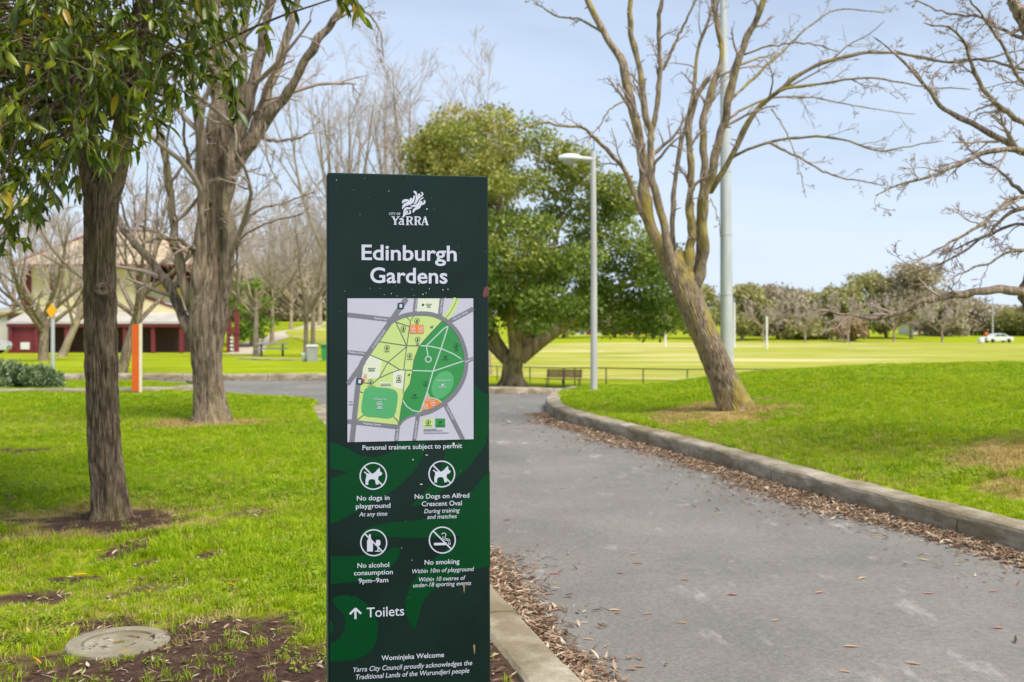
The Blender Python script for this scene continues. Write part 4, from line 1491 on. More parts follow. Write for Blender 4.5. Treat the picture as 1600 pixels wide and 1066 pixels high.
D2 = T2[1]
traced_tree('bare_tree', (T2[0], T2[1], gz(*T2) - 0.05), D2,
            [(331, 668, 40), (331, 650, 34), (328, 620, 29), (325, 580, 28), (323, 540, 31), (325, 500, 36), (330, 460, 32), (336, 400, 26), (340, 330, 24), (342, 260, 24), (343, 215, 21), (345, 185, 15), (346, 170, 8)],
            [([(341, 262), (341, 188), (338, 113), (334, 38), (330, -40), (322, -160)], 24, 8, 0, 0.5), ([(340, 330), (352, 270), (386, 169), (405, 94), (416, 38), (428, -20), (440, -140)], 17, 6, 0, -0.5),
             ([(342, 330), (358, 272), (390, 215), (424, 131), (450, 56), (465, 0), (490, -100)], 15, 6, 0, 0.8), ([(342, 335), (360, 272), (398, 214), (450, 143), (484, 83), (520, 34), (560, -20), (600, -60)], 15, 5, 0, -0.9),
             ([(312, 540), (289, 500), (263, 445), (230, 402), (197, 363), (175, 320), (160, 270)], 14, 5, 0, 0.8), ([(305, 500), (284, 430), (272, 360), (266, 293), (258, 240), (235, 160), (215, 60)], 11, 4, 0, -0.6),
             ([(318, 540), (309, 480), (310, 420), (316, 350), (318, 280), (312, 200), (300, 120), (296, 20), (300, -100)], 17, 6, 0, -0.7), ([(338, 520), (352, 450), (358, 380), (356, 310), (366, 230), (376, 150), (380, 60), (392, -60)], 15, 6, 0, -0.8), ([(338, 130), (310, 108), (278, 112), (245, 140), (225, 180)], 5, 2, 0, -0.7), ([(355, 504), (371, 465), (372, 383), (395, 360), (430, 345), (470, 335)], 3.5, 1.2, -0.3, -1.0),
             ([(362, 380), (400, 330), (440, 318), (490, 300)], 4, 1.5, 0, 0.9), ([(318, 420), (290, 380), (250, 372), (222, 380)], 6, 2, 0, -0.9), ([(396, 210), (430, 220), (470, 215), (500, 190)], 4, 1.3, 0, 0.8),
             ([(340, 330), (310, 290), (290, 230), (285, 170)], 6, 2, 0, -1.2), ([(380, 190), (410, 175), (418, 250), (440, 295)], 2.6, 1.2, 0, -0.8), ([(520, 34), (560, 15), (590, 40), (600, 90)], 3, 1, -0.9, -1.1)],
            'bark_elm', 'large bare tree with stout grey trunk dividing into many upright limbs, behind the evergreen', flare=(0.6, 0.14, 4),
            twig_levels=((5, .2, .4, .55, .03), (5, .25, .5, .6, .0), (3, .25, .55, .7, -0.02)))

z3t = float(P(0, 625, 15.0)[2])
traced_tree('leaning_tree', (T3[0], T3[1], gz(*T3) - 0.05), 15.0,
            [(1176, 692, 50), (1150, 638, 45), (1143, 622, 42), (1130, 590, 37), (1116, 556, 35), (1098, 515, 34), (1082, 478, 34), (1066, 440, 35), (1054, 412, 33), (1047, 395, 29)],
            [([(1045, 415), (1026, 375), (1012, 337), (1003, 245), (983, 144), (966, 87), (944, 48), (917, 0), (890, -60)], 21, 8, 0, 0.7), ([(1012, 350), (998, 324), (979, 271), (952, 238), (926, 214), (913, 201), (870, 196), (840, 193), (800, 208)], 9, 2.2, 0, -0.8),
             ([(1052, 420), (1046, 394), (1031, 324), (1016, 262), (1018, 206), (1007, 175), (1003, 122), (990, 74), (985, 26), (983, -40)], 15, 7, -0.1, -0.5), ([(1052, 400), (1051, 350), (1055, 280), (1062, 236), (1073, 192), (1084, 144), (1086, 100), (1101, 48), (1119, 0), (1130, -40)], 9, 4, 0.1, 0.6),
             ([(1017, 215), (1025, 175), (1031, 109), (1029, 44), (1031, 17), (1040, -40)], 8, 5, -0.2, -0.5), ([(1036, 110), (1062, 52), (1088, 0), (1100, -30)], 4.5, 2.4, -0.3, -0.6),
             ([(1066, 450), (1077, 405), (1079, 332), (1079, 262), (1077, 188), (1092, 144), (1108, 120)], 17, 7, 0, -0.5), ([(1075, 460), (1092, 411), (1095, 341), (1099, 284), (1101, 245), (1099, 184), (1114, 131), (1127, 88), (1123, 48), (1114, 0), (1108, -50)], 15, 8, 0.1, 0.3),
             ([(1082, 470), (1099, 400), (1099, 315), (1114, 267), (1127, 206), (1141, 144), (1158, 79), (1180, 35), (1193, 0), (1205, -50)], 17, 8, 0, -0.9),
             ([(1110, 300), (1119, 284), (1145, 241), (1180, 175), (1215, 144), (1263, 109), (1316, 90), (1390, 81), (1469, 96), (1534, 92), (1600, 79)], 10, 1.8, 0, -1.4),
             ([(1140, 250), (1154, 240), (1206, 221), (1267, 214), (1316, 217), (1372, 236), (1425, 228), (1469, 221)], 5, 1.4, 0, -1.2), ([(1200, 222), (1263, 254), (1294, 271), (1337, 282), (1377, 289)], 4, 1.5, -0.5, -1.1),
             ([(1125, 210), (1141, 184), (1197, 155), (1272, 153), (1337, 166), (1425, 179)], 4, 1.2, 0, 0.9), ([(1140, 158), (1158, 140), (1215, 87), (1272, 35), (1311, 15), (1377, 20)], 5, 1.5, 0, 1.0),
             ([(1155, 88), (1206, 72), (1263, 68), (1311, 81)], 3.4, 1.3, -0.4, -1.0), ([(1200, 155), (1224, 140), (1294, 129), (1359, 122), (1447, 136), (1512, 138)], 4.5, 1.4, -0.6, -1.5),
             ([(948, 55), (905, 30), (870, 25), (830, 0)], 4, 2, 0.6, 0.9), ([(985, 155), (955, 170), (930, 205), (895, 225)], 2.6, 1.0, 0.2, -0.3), ([(1205, 170), (1225, 200), (1240, 235), (1258, 300)], 2.2, 0.9, -0.5, -0.8), ([(1110, 310), (1122, 340), (1126, 370)], 2, .9, -.1, -.4)],
            'bark_lean', 'leaning bare tree with many upright lichen-stained stems on the right-hand lawn', tk=0.6, lk=0.48, ridge=0.06, flare=(0.6, 0.14, 4),
            twig_levels=((6, .3, .2, .5, .02), (5, .3, .42, .6, .0), (3, .3, .5, .7, 0.0)), rmin=0.0028)

D4 = 10.0
traced_tree('bare_tree', (T4[0], T4[1], gz(*T4) - 0.05), D4,
            [(1752, 720, 48), (1748, 640, 42), (1742, 560, 40), (1735, 470, 38), (1728, 380, 36), (1715, 300, 33), (1700, 200, 30), (1680, 100, 26), (1655, 0, 22), (1630, -120, 16)],
            [([(1720, 470), (1640, 462), (1604, 456), (1586, 457), (1557, 453), (1516, 458), (1483, 464), (1456, 467), (1432, 474), (1411, 485), (1380, 496), (1350, 497), (1325, 492), (1275, 483)], 13, 2.0, 0, -0.4),
             ([(1640, 490), (1612, 482), (1603, 460), (1606, 440), (1622, 424), (1650, 420)], 14, 10, 0.1, 0.1),
             ([(1700, 290), (1600, 236), (1534, 201), (1482, 175), (1447, 136), (1403, 88), (1370, 60)], 10, 1.6, 0, 0.8), ([(1695, 250), (1600, 192), (1547, 153), (1526, 122), (1508, 70), (1486, 44), (1447, 37)], 8, 1.6, 0, -0.6),
             ([(1700, 250), (1600, 234), (1534, 241), (1469, 271), (1403, 289), (1372, 302)], 7, 1.3, 0, -1.0), ([(1705, 340), (1600, 302), (1574, 276), (1530, 249), (1500, 215)], 6, 1.4, 0, 1.2),
             ([(1715, 330), (1600, 306), (1534, 350), (1477, 385), (1420, 416)], 6, 1.2, 0, -1.1), ([(1718, 350), (1600, 324), (1547, 363), (1490, 402), (1434, 425)], 6, 1.2, 0, 0.5), ([(1720, 360), (1600, 350), (1512, 380), (1470, 400)], 5, 1.2, 0, 1.2),
             ([(1722, 400), (1600, 390), (1543, 411), (1490, 432)], 5, 1.2, 0, -0.7), ([(1650, -10), (1610, 48), (1594, 28), (1583, 0), (1572, -50)], 15, 10, 0, -0.2), ([(1660, 30), (1600, 60), (1540, 30), (1480, 20), (1430, 0)], 5, 1.4, 0, 0.7),
             ([(1690, 180), (1600, 130), (1560, 60), (1530, 20), (1500, -20)], 5, 1.4, 0, -0.9), ([(1690, 150), (1600, 110), (1530, 92), (1470, 98), (1400, 80)], 4, 1.2, 0, 0.3)],
            'bark_elm', 'bare tree whose drooping knotty branches reach over the right-hand lawn', twig_levels=((10, .25, .17, .55, -.01), (6, .2, .45, .65, -.02), (4, .2, .5, .7, 0)), rmin=0.0024)


def auto_tree(name, px, d, top_py, spread, mat='bark_far', twmat='twig_far', label='', group=None, lean=0.0, base=None, r=None, stems=7, lv=((6, .25, .55, .6, .05), (6, .25, .55, .6, .03), (5, .2, .55, .6, .02)), fork=0.3, rmin=0.012, up=0.12):
    """bare tree standing on the ground: trunk, fanning limbs, fine twigs"""
    x, y = (px - HX) * d / F, d
    z = gz(x, y)
    H = CZ - (top_py - HY) * d / F - z
    root = np.array([x, y, z - 0.08])
    r = (r * 0.7) if r else H * 0.016
    t_ = empty(name, tuple(root), 0, label, 'tree', group)
    tp = resample([(0, 0, 0), (lean * H * 0.15, 0, H * fork * 0.5), (lean * H * 0.3, 0.1, H * fork), (lean * H * 0.4, 0.0, H * (fork + 0.12))], 10)
    mb = MB()
    mb.tube(tp, r * np.array([1.35, 1.08, 1, .96, .94, .92, .88, .8, .7, .55]), 12)
    mb.build('trunk', M[mat], t_, smooth=True)
    A = []; Rr = []
    for i in range(stems):
        a = i * 2.399 + rng.uniform(-.4, .4)
        t0 = int(rng.integers(5, 9))
        s0 = tp[t0]
        sp = spread * d / F * rng.uniform(0.45, 1.0) * (0.35 if i == 0 else 1)
        e_ = np.array([math.cos(a) * sp, math.sin(a) * sp, H * rng.uniform(0.72, 0.98)]) + np.array([lean * H * 0.4, 0, 0])
        m_ = s0 * 0.45 + e_ * 0.55 + np.array([math.cos(a) * sp * 0.12, math.sin(a) * sp * 0.12, -H * 0.05]) + rng.normal(size=3) * H * 0.015
        A.append(resample([s0, m_, e_], 10)); Rr.append(np.linspace(r * 0.5, r * 0.1, 10))
    cur = (np.array(A), np.array(Rr))
    allv = [cur]
    for per, tmin, ratio, rr, u_ in lv:
        cur = grow(cur[0], cur[1], per, tmin, ratio, 0.6, u_ + up * 0.3, 6 if len(allv) < 3 else 4, rr, 0.13, rmin=rmin)
        allv.append(cur)
    mb = MB()
    v, f_ = tubes(allv[0][0], allv[0][1], 8); mb.add(v, f_)
    v, f_ = tubes(allv[1][0], allv[1][1], 5); mb.add(v, f_)
    limbs = mb.build('limbs', M[mat], t_, smooth=True)
    mb = MB()
    for a_, b_ in allv[2:]:
        v, f_ = tubes(a_, b_, 3); mb.add(v, f_)
    mb.build('crown', M[twmat], t_, smooth=True)
    return t_


auto_tree('bare_tree', 188, 28.5, 250, 190, 'bark_elm', 'twig', 'slender bare tree standing between the orange post and the evergreen trunk', lean=0.25, r=0.19, stems=7, rmin=0.008)
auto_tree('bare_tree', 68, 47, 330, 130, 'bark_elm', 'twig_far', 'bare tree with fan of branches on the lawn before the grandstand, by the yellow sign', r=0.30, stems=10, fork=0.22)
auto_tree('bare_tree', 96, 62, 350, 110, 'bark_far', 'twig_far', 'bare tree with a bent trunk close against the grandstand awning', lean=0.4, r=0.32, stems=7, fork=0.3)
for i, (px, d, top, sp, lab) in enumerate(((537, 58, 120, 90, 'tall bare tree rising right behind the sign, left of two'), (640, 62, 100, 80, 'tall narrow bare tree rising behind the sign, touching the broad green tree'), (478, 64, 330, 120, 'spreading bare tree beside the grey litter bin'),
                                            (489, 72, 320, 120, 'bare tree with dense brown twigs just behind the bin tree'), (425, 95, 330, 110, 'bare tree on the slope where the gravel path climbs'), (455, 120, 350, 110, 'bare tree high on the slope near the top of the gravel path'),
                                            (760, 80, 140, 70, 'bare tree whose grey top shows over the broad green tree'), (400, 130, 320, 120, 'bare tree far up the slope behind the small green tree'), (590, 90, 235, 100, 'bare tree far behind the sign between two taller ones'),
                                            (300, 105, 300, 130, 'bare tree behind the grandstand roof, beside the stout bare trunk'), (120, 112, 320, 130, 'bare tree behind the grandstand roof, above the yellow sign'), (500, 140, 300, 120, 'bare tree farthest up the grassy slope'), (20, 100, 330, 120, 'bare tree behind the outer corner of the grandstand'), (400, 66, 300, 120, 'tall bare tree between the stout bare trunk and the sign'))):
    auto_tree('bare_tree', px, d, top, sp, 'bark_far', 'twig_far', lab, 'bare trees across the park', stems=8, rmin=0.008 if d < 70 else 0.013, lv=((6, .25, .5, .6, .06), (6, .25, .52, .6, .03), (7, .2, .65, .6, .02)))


# --- trees in leaf
def leaf_cloud(mb, centres, radii, n, size, tint0, shell=0.55, hang=0.0):
    """small leaf faces spread through ellipsoid clumps"""
    C = np.asarray(centres); Rd = np.asarray(radii)
    if Rd.ndim == 1: Rd = np.repeat(Rd[:, None], 3, 1)
    w = (Rd.prod(1)) ** 0.67
    idx = rng.choice(len(C), n, p=w / w.sum())
    d = rng.normal(size=(n, 3)); d /= np.linalg.norm(d, axis=1, keepdims=True)
    rad = (shell + (1 - shell) * rng.random(n)) ** 0.8 * (1 + 0.18 * rng.normal(size=n))
    p = C[idx] + d * rad[:, None] * Rd[idx]
    a = rng.normal(size=(n, 3)) + d * 0.8 + np.array([0, 0, -hang]); a /= np.linalg.norm(a, axis=1, keepdims=True)
    b_ = np.cross(a, rng.normal(size=(n, 3))); b_ /= np.linalg.norm(b_, axis=1, keepdims=True)
    s = size * rng.uniform(0.6, 1.4, n)[:, None]
    v = np.stack([p, p + a * s * 0.5 + b_ * s * 0.3, p + a * s, p + a * s * 0.5 - b_ * s * 0.3], 1)
    t0 = np.asarray(tint0)
    t0 = t0[idx] if t0.ndim else np.full(n, float(t0))
    tn = np.clip(t0 + rng.normal(0, 0.14, n), 0, 1)
    f_ = (np.arange(n) * 4)[:, None] + np.arange(4)[None]
    mb.add(v.reshape(-1, 3), f_, 0, np.repeat(tn, 4))


DF = 56.0
fx = (800 - HX) * DF / F
froot = np.array([fx, DF, gz(fx, DF) - 0.1])
fig = empty('broadleaf_tree', tuple(froot), 0, 'broad dense green tree with low spreading crown beside the park bench', 'tree')
out_px = np.array([(636, 300), (648, 232), (690, 180), (745, 166), (800, 182), (850, 210), (905, 240), (945, 262), (985, 300), (1020, 350), (1055, 410), (1085, 455), (1108, 490), (1100, 522), (1050, 520), (1000, 512), (960, 508), (930, 512), (880, 518), (830, 520), (790, 528), (740, 535), (690, 520), (650, 440)])
cs, rs, ts = [], [], []
while len(cs) < 205:
    px, py = random.uniform(640, 1110), random.uniform(180, 530)
    sd_ = sdist(np.array([px]), np.array([py]), out_px)[0]
    if sd_ > -5: continue
    if abs(px - 868) < 26 and abs(py - 365) < 20: continue
    if abs(px - 965) < 18 and abs(py - 445) < 14: continue
    if vnoise(np.array([px]), np.array([py]), 0.045, 61)[0] > 0.8 and px < 900: continue
    depth = random.uniform(-1, 1) * min(5.5, 1.2 + -sd_ * DF / F * 1.1)
    p = P(px, py, DF + depth)
    cs.append(p - froot)
    r_ = random.uniform(0.4, 1.1)
    rs.append((r_ * 1.2, r_ * 1.2, r_ * 0.75))
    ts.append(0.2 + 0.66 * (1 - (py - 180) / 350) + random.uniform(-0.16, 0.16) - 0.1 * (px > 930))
for q in range(48):                                   # low skirt of foliage round the trunk
    a = random.uniform(0, 6.28); px = 800 + 30 + 250 * math.cos(a) * random.uniform(0.35, 1)
    if px > 1090 or px < 660: continue
    p = P(px, random.uniform(450, 506) if px < 900 else random.uniform(440, 516), DF + 5.2 * math.sin(a))
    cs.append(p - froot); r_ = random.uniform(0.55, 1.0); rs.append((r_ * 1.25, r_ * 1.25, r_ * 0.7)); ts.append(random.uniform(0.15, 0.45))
mb = MB()
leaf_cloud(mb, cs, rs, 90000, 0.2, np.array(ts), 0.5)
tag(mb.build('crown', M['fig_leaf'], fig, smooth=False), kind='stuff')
mb = MB()
for a in ([(800, 600), (797, 575), (790, 555), (775, 530), (760, 480), (745, 420)], [(800, 600), (805, 575), (812, 550), (832, 530), (850, 470), (862, 400), (880, 330)], [(800, 598), (803, 570), (806, 545), (800, 500), (795, 420), (780, 330), (765, 250)], [(812, 560), (850, 530), (910, 490), (970, 450), (1030, 440)], [(806, 545), (830, 480), (880, 430), (930, 360)], [(797, 565), (770, 540), (720, 500), (690, 440)]):
    p = resample(limb_pts(a, DF, DF + random.uniform(-2, 2)), 14)
    mb.tube(rel(p, froot), np.linspace(0.4, 0.07, 14), 12)
for th in np.linspace(0, 6.28, 8)[:-1]:
    mb.tube([(0.9 * math.cos(th), 0.6 * math.sin(th), 0.0), (0.35 * math.cos(th), 0.3 * math.sin(th), 0.5), (0.15 * math.cos(th), 0.1 * math.sin(th), 1.3)], [0.16, 0.3, 0.34], 8)
mb.build('trunk', M['bark_fig'], fig, smooth=True)


def leaf_tree(px, d, top, hw, bottom, mat, label, group, trunkmat='bark_far', nclump=40, nleaf=6500, size=0.6, name='gum_tree', gap=0.2, r=0.3):
    x = (px - HX) * d / F
    z = gz(x, d)
    root = np.array([x, d, z - 0.1])
    H = (CZ - (top - HY) * d / F - z) * (1.04 if d > 150 else 1.0)
    zb = CZ - (bottom - HY) * d / F - z
    W = hw * 1.3 * d / F
    t_ = empty(name, tuple(root), 0, label, 'tree', group)
    cs, rs, ts = [], [], []
    for i in range(nclump):
        f_ = random.random()
        zz = zb + (H - zb) * f_
        prof = math.sin(math.pi * min(1, 0.12 + 0.86 * f_)) ** 0.7
        a = random.uniform(0, 6.28); q = math.sqrt(random.random()) * W * prof * 0.85
        cs.append((q * math.cos(a), q * math.sin(a), zz - 0.12 * H * (f_ > 0.9)))
        s = random.uniform(0.22, 0.4) * W
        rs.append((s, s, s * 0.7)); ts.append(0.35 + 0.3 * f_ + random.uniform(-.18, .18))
    mb = MB()
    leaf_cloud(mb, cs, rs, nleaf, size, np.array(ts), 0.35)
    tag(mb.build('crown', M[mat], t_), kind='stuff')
    mb = MB()
    tp = resample([(0, 0, 0), (random.uniform(-.1, .1) * W, 0, H * 0.3), (random.uniform(-.2, .2) * W, 0, H * 0.75)], 8)
    mb.tube(tp, np.linspace(r * 1.2, r * 0.3, 8), 9)
    for c_ in cs[:7]:
        mb.tube(resample([tp[3], (np.array(c_) + tp[3]) / 2 + (0, 0, -.4), c_], 6), np.linspace(r * 0.5, r * 0.12, 6), 6)
    mb.build('trunk', M[trunkmat], t_, smooth=True)
    return t_


GR = 'trees along the far side of the oval'
far_list = [(1160, 184, 446, 36, 515, 'gum_leaf', 'round olive gum tree beyond the oval, beside the floodlight mast'), (1215, 190, 448, 40, 512, 'grey_leaf', 'grey-brown gum tree beyond the oval behind the shorter goal post'),
            (1275, 200, 462, 30, 515, 'gum_leaf', 'small olive tree in the gap of the far tree line'), (1315, 192, 452, 36, 515, 'gum_leaf', 'olive gum tree in the far tree line, left of the tallest pair'),
            (1352, 198, 428, 40, 510, 'gum_leaf', 'tall pointed olive gum tree in the far tree line'), (1385, 205, 452, 30, 512, 'grey_leaf', 'lower grey gum tree between the two tallest far trees'), (1424, 194, 418, 46, 488, 'grey_leaf', 'tallest grey-brown gum tree with pale forked trunk in the far line'),
            (1330, 178, 500, 22, 522, 'rust_leaf', 'small tan-brown tree in front of the far tree line'), (1478, 215, 470, 34, 520, 'grey_leaf', 'grey tree before the white houses beyond the oval'), (1535, 225, 480, 34, 520, 'grey_leaf', 'grey tree right of the white houses beyond the oval'),
            (1585, 220, 488, 30, 520, 'gum_leaf', 'olive tree directly behind the parked white car'), (1250, 188, 498, 26, 530, 'gum_leaf', 'low olive bushy tree under the far gum trees'), (1290, 190, 502, 24, 530, 'gum_leaf', 'low leafy olive tree beside the yellow-barked trunk'),
            (1186, 216, 456, 34, 515, 'grey_leaf', 'grey tree set back behind the olive gum near the mast'), (1245, 220, 460, 34, 515, 'grey_leaf', 'grey tree set back behind the low olive bushy tree'), (1300, 222, 458, 34, 515, 'grey_leaf', 'grey tree set back behind the small olive trees'), (1455, 225, 452, 34, 512, 'grey_leaf', 'grey tree set back behind the white cottage'), (1510, 232, 470, 34, 515, 'grey_leaf', 'grey tree over the two-storey white house'), (1640, 215, 470, 40, 520, 'gum_leaf', 'olive tree past the parked car toward the hill'), (1095, 196, 450, 40, 515, 'gum_leaf', 'olive tree far behind the leaning trunk'), (1020, 200, 470, 36, 515, 'grey_leaf', 'grey tree far beyond the broad green tree, near white houses'), (960, 205, 470, 36, 515, 'grey_leaf', 'grey tree far beyond the lamp post'), (880, 200, 475, 36, 515, 'gum_leaf', 'olive tree glimpsed beyond the bench and broad tree')]
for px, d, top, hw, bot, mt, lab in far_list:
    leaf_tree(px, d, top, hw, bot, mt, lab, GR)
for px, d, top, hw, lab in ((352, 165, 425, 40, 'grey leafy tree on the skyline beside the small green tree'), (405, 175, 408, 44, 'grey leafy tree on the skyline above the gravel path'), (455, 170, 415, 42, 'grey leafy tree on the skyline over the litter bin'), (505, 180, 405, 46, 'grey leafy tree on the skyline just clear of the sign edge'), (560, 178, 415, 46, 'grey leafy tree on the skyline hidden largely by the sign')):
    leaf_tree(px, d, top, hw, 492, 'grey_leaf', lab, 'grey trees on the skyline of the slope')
leaf_tree(392, 92, 430, 34, 525, 'green_leaf', 'small fresh green tree beside the gravel path on the slope', None, nclump=30, nleaf=4200, size=0.26, name='green_tree', r=0.14)
for px, d, col in ((1258, 172, 0), (1325, 172, 1), (1397, 174, 2), (1472, 172, 3), (1192, 174, 4)):
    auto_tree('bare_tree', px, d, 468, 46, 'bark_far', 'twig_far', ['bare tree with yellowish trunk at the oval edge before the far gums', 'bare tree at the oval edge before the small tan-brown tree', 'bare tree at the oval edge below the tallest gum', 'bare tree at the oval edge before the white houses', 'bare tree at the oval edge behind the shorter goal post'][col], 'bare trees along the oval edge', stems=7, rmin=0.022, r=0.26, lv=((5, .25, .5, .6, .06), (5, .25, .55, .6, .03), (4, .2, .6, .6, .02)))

# ------------------------------------------------------------------ grandstand
DG = 85.0
gx0 = (14 - HX) * DG / F
gzb = float(base_z(np.array([gx0 + 7]), np.array([DG]))[0]) + 0.0
gs = empty('grandstand', (gx0, DG, gzb), 0, 'old two-storey cream and maroon grandstand with tiled roof beyond the lawn', 'building')
sc_ = DG / F
def gX(px): return (px - 14) * sc_
def gZ(py): return CZ - (py - HY) * sc_ - gzb
def gbox(name, mat, x0, x1, y0, y1, z0, z1, parent=None):
    mb = MB(); mb.box(x0, x1, y0, y1, z0, z1)
    return mb.build(name, M[mat], parent or gs)
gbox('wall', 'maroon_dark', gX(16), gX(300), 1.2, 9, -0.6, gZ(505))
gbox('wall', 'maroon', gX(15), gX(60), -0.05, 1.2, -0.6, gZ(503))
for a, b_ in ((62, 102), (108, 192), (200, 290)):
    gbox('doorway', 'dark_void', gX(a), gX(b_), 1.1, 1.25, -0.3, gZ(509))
for px in (18, 58, 105, 152, 196, 240, 284):
    gbox('post', 'maroon', gX(px) - 0.14, gX(px) + 0.14, -0.2, 0.1, -0.6, gZ(506))
gbox('fascia', 'maroon', gX(13), gX(288), -0.32, -0.2, gZ(511), gZ(503))
wsg = gbox('notice_board', 'white_paint', gX(33), gX(47), -0.12, -0.06, gZ(546), gZ(535))
mb = MB()
mb.add([(gX(12), -0.4, gZ(504)), (gX(290), -0.4, gZ(504)), (gX(284), 3.0, gZ(484)), (gX(20), 3.0, gZ(484)), (gX(12), -0.4, gZ(506)), (gX(290), -0.4, gZ(506))], [(0, 1, 2, 3), (4, 5, 1, 0)])
mb.build('awning', M['awning'], gs)
gbox('upper_wall', 'cream', gX(20), gX(200), 2.6, 9, gZ(486), gZ(408))
for i in range(12):
    x = gX(20) + (gX(200) - gX(20)) * (i + 0.5) / 12
    gbox('batten', 'cream', x - 0.04, x + 0.04, 2.55, 2.6, gZ(484), gZ(410))
for px in (18, 24, 60, 112, 156, 199):
    gbox('column', 'maroon', gX(px) - 0.12, gX(px) + 0.12, 2.35, 2.55, gZ(487), gZ(404))
# stair block: cream balustrade falling to the right
mb = MB(); mb.prism([(gX(200), gZ(486)), (gX(288), gZ(500)), (gX(288), gZ(492)), (gX(200), gZ(462))], 2.3, 2.6); mb.build('stair_wall', M['cream'], gs)
mb = MB(); mb.prism([(gX(200), gZ(462)), (gX(288), gZ(492)), (gX(288), gZ(489)), (gX(200), gZ(459))], 2.22, 2.62); mb.build('handrail', M['maroon'], gs)
mb = MB(); mb.prism([(gX(200), gZ(459)), (gX(288), gZ(489)), (gX(288), gZ(455)), (gX(200), gZ(436))], 3.2, 3.5); mb.build('stair_wall', M['cream'], gs)
mb = MB(); mb.prism([(gX(226), gZ(452)), (gX(268), gZ(462)), (gX(268), gZ(450)), (gX(226), gZ(444))], 3.1, 3.2); mb.build('banner', M['cream_yellow'], gs)
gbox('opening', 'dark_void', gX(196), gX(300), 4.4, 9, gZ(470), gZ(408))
for px in (222, 248, 276, 298):
    gbox('column', 'maroon', gX(px) - 0.1, gX(px) + 0.1, 3.6, 3.8, gZ(486), gZ(404))
for px in (352, 364):
    gbox('post', 'maroon', gX(px) - 0.16, gX(px) + 0.16, 1.0, 1.3, -0.6, gZ(486))
gbox('beam', 'maroon', gX(350), gX(368), 0.95, 1.4, gZ(522), gZ(516))
for i in range(6):
    gbox('stair_tread', 'white_paint', gX(355), gX(359), 0.9, 1.5, gZ(560 - i * 6), gZ(557 - i * 6))
# hipped tiled roof
mb = MB()
ez_, rz_ = gZ(412), gZ(352)
mb.add([(gX(6), 1.2, ez_), (gX(312), 1.2, ez_), (gX(312), 12, ez_), (gX(6), 12, ez_), (gX(110), 6, rz_), (gX(200), 6, rz_)], [(0, 1, 5, 4), (2, 3, 4, 5)])
mb.add([(gX(6), 1.2, ez_), (gX(312), 1.2, ez_), (gX(312), 12, ez_), (gX(6), 12, ez_), (gX(110), 6, rz_), (gX(200), 6, rz_)], [(3, 0, 4), (1, 2, 5)])
rf = mb.build('roof', M['roof_tile'], gs)
mb = MB()
mb.tube([(gX(110), 6, rz_), (gX(200), 6, rz_)], 0.16, 8)
for a, b_ in (((6, 1.2), 110), ((312, 1.2), 200)):
    mb.tube([(gX(a[0]), a[1], ez_), (gX(b_), 6, rz_)], 0.14, 8)
mb.build('ridge_cap', M['maroon'], rf)
gbox('gutter', 'maroon', gX(5), gX(313), 1.05, 1.25, ez_ - 0.16, ez_ + 0.02, rf)

# low white wing and fence at the grandstand's outer end
wx = (-30 - HX) * 90 / F
wing = empty('club_wing', (wx, 90, gzb), 0, 'low white annexe at the outer end of the grandstand', 'building')
mb = MB(); mb.box(-4, 2.2, 0, 6, -0.5, 3.0); mb.build('wall', M['house_wall'], wing)
mb = MB(); mb.box(-4.2, 2.4, -0.3, 6.2, 3.0, 3.25); mb.build('roof', M['brick'], wing)
mb = MB(); mb.box(-3, -1.6, -0.06, 0.05, 1.0, 2.2); mb.build('window', M['glass'], wing)


# ------------------------------------------------------------------ cars
def car(loc, rz, label, paint):
    root = empty('parked_car', loc, rz, label, 'car')
    prof = [(-2.2, 0.32), (-2.22, 0.7), (-2.05, 0.86), (-1.35, 0.95), (-0.75, 1.38), (0.65, 1.42), (1.35, 1.0), (2.1, 0.9), (2.2, 0.62), (2.15, 0.32)]
    mb = MB(); mb.prism(prof, -0.85, 0.85); mb.build('body', M[paint], root)
    for s in (-0.855, 0.855):
        for w in ([(-1.12, 0.98), (-0.66, 1.32), (-0.1, 1.34), (-0.1, 0.98)], [(0.0, 0.98), (0.0, 1.34), (0.58, 1.34), (1.1, 0.98)]):
            mb = MB(); mb.prism(w, s - 0.006, s + 0.006); mb.build('window', M['glass'], root)
        for x in (-1.35, 1.35):
            mb = MB(); mb.tube([(x, s - 0.1, 0.31), (x, s + 0.03 * (1 if s > 0 else -1), 0.31)], 0.31, 18); w_ = mb.build('wheel', M['tyre'], root)
            mb = MB(); mb.tube([(x, s - 0.02, 0.31), (x, s + 0.05 * (1 if s > 0 else -1), 0.31)], 0.18, 12); mb.build('rim', M['galv'], w_)
    for y in (-0.6, 0.6):
        mb = MB(); mb.box(2.12, 2.22, y - 0.18, y + 0.18, 0.62, 0.76); mb.build('headlight', M['white_paint'], root)
        mb = MB(); mb.box(-2.24, -2.16, y - 0.16, y + 0.16, 0.66, 0.8); mb.build('tail_light', M['maroon'], root)
    return root


cxp = (1559 - HX) * 172 / F
car((cxp, 172, gz(cxp, 172) + 0.02), 0.1, 'white car parked across the oval', 'white_paint')
cxp = (-34 - HX) * 82 / F
car((cxp, 82, gz(cxp, 82)), 0.2, 'silver car parked beside the outer end of the grandstand', 'galv')

